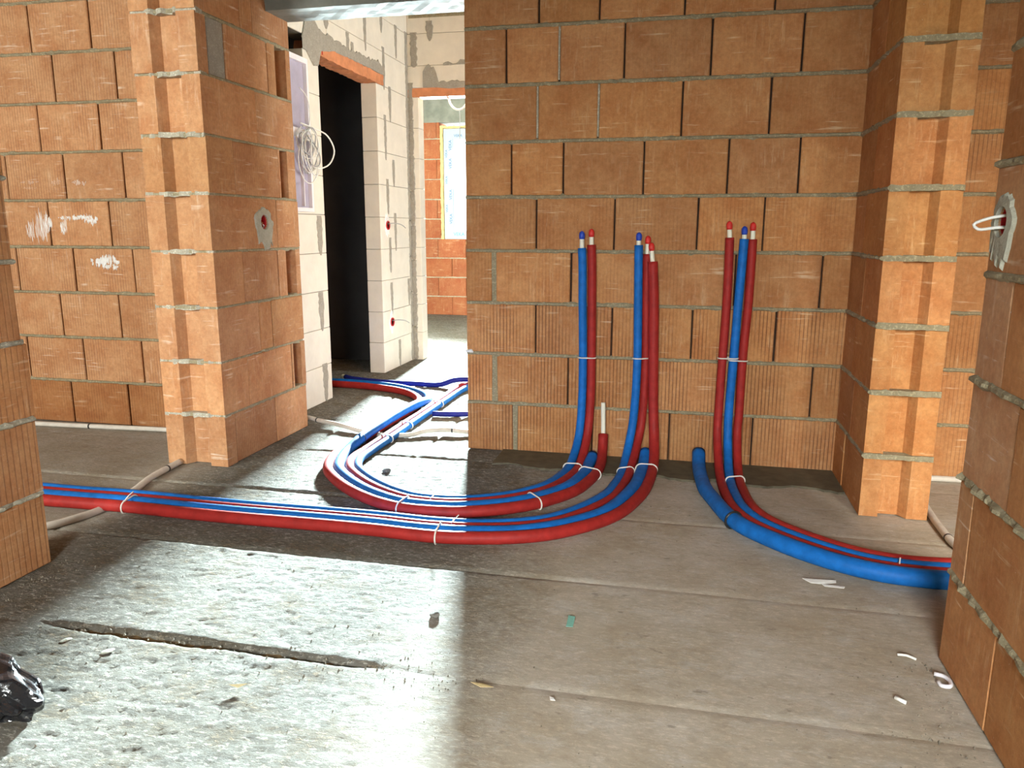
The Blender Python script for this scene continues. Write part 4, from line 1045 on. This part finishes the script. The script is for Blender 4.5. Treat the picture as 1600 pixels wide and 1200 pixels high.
# ================================================================== ELECTRICAL BITS
def drill(o, center_world, axis, rad, depth):
    """bore a round recess into a block"""
    import bmesh
    v, f = tube_geo([Vector(center_world) - Vector(axis) * 0.05, Vector(center_world) + Vector(axis) * depth], rad, 20)
    c = mesh_obj('cutter', v, f, 'joint_dark')
    md = o.modifiers.new('bore', 'BOOLEAN'); md.object = c; md.operation = 'DIFFERENCE'; md.solver = 'EXACT'
    bpy.context.view_layer.update()
    me = bpy.data.meshes.new_from_object(o.evaluated_get(bpy.context.evaluated_depsgraph_get()))
    o.modifiers.remove(md); o.data = me
    bpy.data.objects.remove(c, do_unlink=True)
def bricks_at(wall, lx, lz):
    return [o for o in wall.children if o.name.startswith('brick') and abs(o.location.z - lz) < .125 and abs(o.location.x - lx) < o.dimensions.x / 2 + .03]
bpy.context.view_layer.update()
def back_box(name, label, wall, wall_x, world, axis, rad, depth, patch, cup_mat, seed):
    for o in bricks_at(wall, wall_x, world[2]) + [wall]: drill(o, world, axis, rad, depth)
    root = empty(name, world); tag(root, label, 'socket box')
    root.rotation_euler = wall.rotation_euler
    # ring of filler round the bore, local x along the wall, y into it
    rx, rz, dz, down = patch; r = random.Random(seed); n = 36; V = []; Fc = []
    for i in range(n):
        t = 2 * PI * i / n; k = 1 + r.uniform(-.12, .12)
        x, z = rx * math.cos(t) * k, dz + rz * math.sin(t) * k
        if math.sin(t) < -.4: z -= down * r.random()
        V += [(x, 0.001, z), (x * .9, -0.007, dz + (z - dz) * .92), (rad * 1.02 * math.cos(t), -0.009, rad * 1.02 * math.sin(t)), (rad * .98 * math.cos(t), 0.012, rad * .98 * math.sin(t))]
    for i in range(n):
        for q in range(3):
            a = i * 4 + q; b = ((i + 1) % n) * 4 + q; Fc.append((a, b, b + 1, a + 1))
    mesh_obj('filler_ring', V, Fc, 'filler', root)
    seg = 20; V = []; Fc = []
    for yy, rr in ((0.004, .97), (depth - .006, .92)):
        for k in range(seg): V.append((rad * rr * math.cos(2 * PI * k / seg), yy, rad * rr * math.sin(2 * PI * k / seg)))
    Fc = [(k, (k + 1) % seg, seg + (k + 1) % seg, seg + k) for k in range(seg)] + [tuple(range(seg, 2 * seg))]
    mesh_obj('cup', V, [q[::-1] for q in Fc], cup_mat, root)
    return root
b1 = back_box('socket_box', 'filler-ringed socket hole in the column beside the hallway', wall_column, 3.515 - 3.08, (-2.05, 3.518, 1.131), (-1, 0, 0), 0.036, 0.055, (0.085, 0.085, -0.012, 0.05), 'plastic_red', 2)
for i, (x, z) in enumerate(((-0.012, 0.012), (0.004, -0.004), (0.015, -0.016))):
    tube('wire', [(x - .014, 0.035, z + .02), (x, 0.006, z), (x + .014, 0.03, z - .02)], 0.0028, 'copper' if i == 1 else 'cable', b1, seg=8)
b2 = back_box('socket_box', 'filler-ringed socket hole with white cable loop in the near right wall', wall_right, 0.075, (0.69, 1.958, 1.118), (1, 0, 0), 0.034, 0.05, (0.062, 0.066, -0.004, 0.04), 'plastic_red', 6)
tube('cable', [(0.0, 0.045, .018), (-.004, 0.0, .014), (-.012, -0.035, .006), (-.012, -0.058, -.006), (-.006, -0.05, -.016), (0.0, -0.01, -.012), (.004, 0.04, -.014)], 0.0036, 'cable', b2, seg=8, step=.008)

def small_socket(label, world, seed):
    root = empty('socket_box', world, PI / 2); tag(root, label, 'socket box')
    ragged_patch('filler_patch', 'lime', root, 0, -0.0, 0.045, 0.085, seed=seed, th=0.004, rag=.25)
    seg = 16; V = []; Fc = []
    for yy, rr in ((-0.003, .034), (-0.012, .034), (-0.012, .027), (-0.004, .026)):
        V += [(rr * math.cos(2 * PI * k / seg), yy, rr * math.sin(2 * PI * k / seg)) for k in range(seg)]
    for q in range(3): Fc += [(q * seg + k, q * seg + (k + 1) % seg, (q + 1) * seg + (k + 1) % seg, (q + 1) * seg + k) for k in range(seg)]
    Fc.append(tuple(3 * seg + k for k in range(seg)))
    mesh_obj('cup', V, Fc, 'plastic_red', root)
    tube('wire', [(0, -.004, .01), (0.01, -.05, .016), (0.06, -.09, .006), (0.13, -.10, -.02)], 0.0035, 'cable_grey', root, seg=8)
    return root
small_socket('red socket cup high on the pale pier beside the dark doorway', (-2.247, 5.645, 1.126), 3)
small_socket('red socket cup low on the pale pier beside the dark doorway', (-2.247, 5.68, 0.381), 4)

# distribution box recessed in the pale wall
db = empty('distribution_box', (-2.247, 3.98, 1.2), PI / 2); tag(db, 'open lilac-grey distribution box in the pale hallway wall', 'electric box')
bw, bh = 0.42, 0.87
parts = [box_geo(0, .022, -.03, .0, 0, bh), box_geo(bw - .022, bw, -.03, 0, 0, bh), box_geo(.022, bw - .022, -.03, 0, 0, .022), box_geo(.022, bw - .022, -.03, 0, bh - .03, bh)]
mesh_obj('frame', *join_geo(parts), 'plastic_white', db)
mesh_obj('back_panel', *box_geo(.022, bw - .022, -.008, -.002, .022, bh - .03), 'plastic_lilac', db)
for z in (0.44, ): mesh_obj('rail', *box_geo(.022, bw - .022, -.028, -.006, z - .02, z + .03), 'plastic_white', db)
mesh_obj('divider', *box_geo(bw - .11, bw - .102, -.026, -.006, .03, 0.42), 'plastic_white', db)
for z in (0.78, 0.525, 0.088):
    lg = mesh_obj('lug', *chamfer_box(0.032, 0.006, 0.035, .002), 'plastic_white', db, (bw + .014, -.004, z))
    mesh_obj('screw', *tube_geo([Vector((.003, -.002, 0)), Vector((.003, -.006, 0))], .006, 8), 'tie_black', lg)
cc = empty('cable_coil', (-2.20, 4.30, 1.54)); tag(cc, 'tangle of thin pale cables hanging out of the distribution box', 'cables')
rc = random.Random(11)
for i in range(11):
    R0 = rc.uniform(0.06, 0.13); cx, cz = rc.uniform(-.06, .02), rc.uniform(-.06, .05); tl = rc.uniform(-.5, .5); n = 12; pts = []
    for k in range(n + 1):
        a = 2 * PI * k / n * rc.uniform(.98, 1.02) + i
        pts.append((0.03 + 0.02 * math.sin(a + i) + tl * .03 * math.cos(a), cx + R0 * .75 * math.cos(a), cz + R0 * math.sin(a)))
    tube('cable', pts, 0.0036, 'cable' if i % 3 else 'cable_grey', cc, seg=6, step=.02)
tube('cable', [(0.02, -.10, .15), (0.05, 0.02, .13), (0.08, 0.12, .10), (0.10, 0.16, .02), (0.08, 0.13, -.06), (0.04, 0.05, -.09), (0.02, -.05, -.05)], 0.0045, 'cable', cc, seg=8)
tube('cable', [(0.0, -.05, .35), (0.02, .0, .30), (0.02, .02, .18), (0.01, -.03, .08)], 0.003, 'cable', cc, seg=6)
# cable loop over the far doorway
fc = empty('cable_loop', (-1.87, 6.33, 2.10)); tag(fc, 'white cable loop hanging behind the red lintel of the far doorway', 'cable')
tube('cable', [(-.085, 0, .06), (-.07, 0, .0), (-.02, 0, -.045), (.03, 0, -.04), (.07, 0, .01), (.085, 0, .08)], 0.009, 'cable', fc, seg=8)
tube('cable', [(0.005, 0, -.045), (0.006, .01, -.12), (0.004, .01, -.28)], 0.004, 'cable_grey', fc, seg=6)

# ================================================================== LOOSE THINGS ON THE FLOOR
def scrap(name, label, cat, loc, rotz, poly, mat, curl=0.01, th=0.0012, group=None):
    n = len(poly); V = [(x, y, 0.004 + curl * (x * x + y * y) * 60) for x, y in poly]; V += [(x, y, z + th) for x, y, z in V]
    Fc = [tuple(range(n - 1, -1, -1)), tuple(range(n, 2 * n))] + [(i, (i + 1) % n, n + (i + 1) % n, n + i) for i in range(n)]
    return tag(mesh_obj(name, V, Fc, mat, None, loc, rotz), label, cat, group)
scrap('paper_scrap', 'larger white paper scrap in front of the thick blue pipe', 'paper', (0.455, 2.415, .004), 0.1, [(-.05, .012), (.052, .008), (.048, -.006), (.0, -.012), (-.03, -.012)], 'paper', 0.03)
scrap('paper_scrap', 'smaller white paper scrap beside the larger scrap', 'paper', (0.492, 2.392, .004), -0.05, [(-.034, .006), (.034, .004), (.03, -.008), (-.026, -.007)], 'paper', 0.03)
scrap('tape_scrap', 'mint green strip of tape lying on bare floor', 'tape', (-0.275, 1.99, .006), 0.02, [(-.009, -.03), (.010, -.029), (.010, .03), (-.010, .034)], 'green_tape', 0.0)
scrap('chip', 'small yellow chip on the rough floor at lower left', 'chip', (-1.016, 1.50, .006), 0.4, [(-.022, .004), (0.0, -.008), (.02, .002), (.004, .006)], 'chip', 0.1)
scrap('chip', 'pale flat chip at the shadow edge of the floor', 'chip', (-0.44, 1.634, .006), -0.1, [(-.03, .002), (0.0, -.008), (.03, 0.0), (.0, .008)], 'chip', 0.02)
scrap('chip', 'small pale flake on the shaded floor below the mint tape', 'chip', (-0.265, 1.62, .004), -0.5, [(-.010, .004), (0.0, -.006), (.01, 0.0), (.0, .006)], 'paper', 0.02)
o = empty('plastic_clip', (0.664, 1.905, .006)); tag(o, 'white curled plastic clip against the near right wall', 'clip')
tube('loop', [(-.012, .03, .004), (.006, .02, .006), (.014, -.004, .007), (.006, -.026, .006), (-.010, -.022, .004), (-.012, -.004, .003)], 0.0052, 'plastic_white', o, seg=8, step=.006)
o = empty('white_stub', (0.542, 1.802, .006)); tag(o, 'short white stub on the floor near the right wall', 'stub')
tube('body', [(-.010, .009, .001), (.010, -.009, .001)], 0.0048, 'paper', o, seg=10)
o = empty('wire_offcut', (0.607, 2.010, .005)); tag(o, 'grey and white wire offcut near the right wall foot', 'wire')
tube('body', [(-.02, .008, .001), (.0, .004, .004), (.022, -.006, .001)], 0.0035, 'cable', o, seg=8)
def pebble(label, loc, s, mat='stone', seed=0, cat='stone', flat=0.6, group=None):
    import bmesh
    bm = bmesh.new(); bmesh.ops.create_icosphere(bm, subdivisions=2, radius=1)
    r = random.Random(seed); ax = [Vector((r.uniform(-1, 1), r.uniform(-1, 1), r.uniform(-1, 1))).normalized() for _ in range(7)]
    for vv in bm.verts:
        k = 1.0
        for a in ax:
            d = vv.co.normalized().dot(a)
            if d > .72: k = min(k, .72 / d)
        vv.co = Vector((vv.co.x * k * s, vv.co.y * k * s * .75, vv.co.z * k * s * flat))
    me = bpy.data.meshes.new('stone'); bm.to_mesh(me); bm.free(); me.materials.append(M[mat])
    o = bpy.data.objects.new('stone', me); COL.objects.link(o); o.location = (loc[0], loc[1], s * flat * .45 + .001); o.rotation_euler = (0, 0, r.random() * 6)
    return tag(o, label, cat, group)
pebble('dark stone on the bright rough floor left of the shadow edge', (-0.663, 1.948), .017, seed=1)
pebble('dark lump inside the curve of the looping bundle', (-1.305, 3.185), .022, seed=2)
pebble('dark flake on the hallway floor left of the straight run', (-1.69, 4.35), .035, seed=3, flat=.2)
pebble('small dark lump by the hallway conduit', (-1.985, 4.06), .022, seed=4, flat=.4)
pebble('flat small chip by the deep floor joint, nearest the bag', (-1.60, 1.60), .016, 'filler', seed=5, flat=.14)
pebble('flat grey chip by the deep floor joint, beyond the small one', (-1.45, 1.575), .020, 'filler', seed=6, flat=.14)
# loose grit
rg = np.random.RandomState(9); V = []; Fc = []
def crumb(x, y, s):
    b = len(V); a = rg.rand() * 6.28
    for k in range(4):
        t = a + k * PI / 2; q = s * rg.uniform(.6, 1.3); V.append((x + q * math.cos(t), y + q * math.sin(t), -.002))
    V.append((x + rg.uniform(-.3, .3) * s, y + rg.uniform(-.3, .3) * s, s * rg.uniform(.4, .8) + .002))
    for k in range(4): Fc.append((b + k, b + (k + 1) % 4, b + 4))
for _ in range(1300): crumb(rg.uniform(-2.0, 0.66), rg.uniform(0.9, 3.4), abs(rg.normal(.0011, .001)) + .0006)
for _ in range(350): crumb(rg.uniform(-2.0, -.45), 1.668 + rg.normal(0, .05), abs(rg.normal(.0012, .0012)) + .0008)
for _ in range(250): crumb(.66 - abs(rg.normal(0, .1)), rg.uniform(1.2, 2.0), abs(rg.normal(.0015, .0015)) + .001)
for _ in range(300): crumb(-2.0 + abs(rg.normal(0, .08)), rg.uniform(1.2, 2.05), abs(rg.normal(.0018, .0018)) + .001)
for _ in range(400): crumb(rg.uniform(-2.2, -1.1), rg.uniform(3.5, 6.0), abs(rg.normal(.002, .0015)) + .001)
g = mesh_obj('floor_grit', V, Fc, 'grit'); tag(g, 'loose grit and mortar crumbs scattered over the floor', 'grit', kind='stuff')

# crumpled black bag, lower left
import bmesh
bm = bmesh.new(); bmesh.ops.create_icosphere(bm, subdivisions=5, radius=1)
rb = random.Random(4); planes = [(Vector((rb.uniform(-1, 1), rb.uniform(-1, 1), rb.uniform(-.6, 1))).normalized(), rb.uniform(.45, .85)) for _ in range(26)]
for vv in bm.verts:
    d = vv.co.normalized(); k = 1.0
    for a, h in planes:
        t = d.dot(a)
        if t > 1e-3: k = min(k, h / t)
    k *= 1 + 0.10 * math.sin(9 * d.x + 5 * d.z + 3) * math.sin(11 * d.y + 4 * d.x)
    p = d * k
    vv.co = Vector((p.x * .26, p.y * .135, max(p.z, -.35) * .115 + .035))
me = bpy.data.meshes.new('plastic_bag'); bm.to_mesh(me); bm.free(); me.materials.append(M['bag'])
bag = bpy.data.objects.new('plastic_bag', me); COL.objects.link(bag); bag.location = (-1.555, 1.31, .0); bag.rotation_euler = (0, 0, -.12)
zmin = min(v_.co.z for v_ in me.vertices); bag.location.z = -zmin + .003
tag(bag, 'crumpled shiny black plastic bag on the floor at lower left', 'bag')
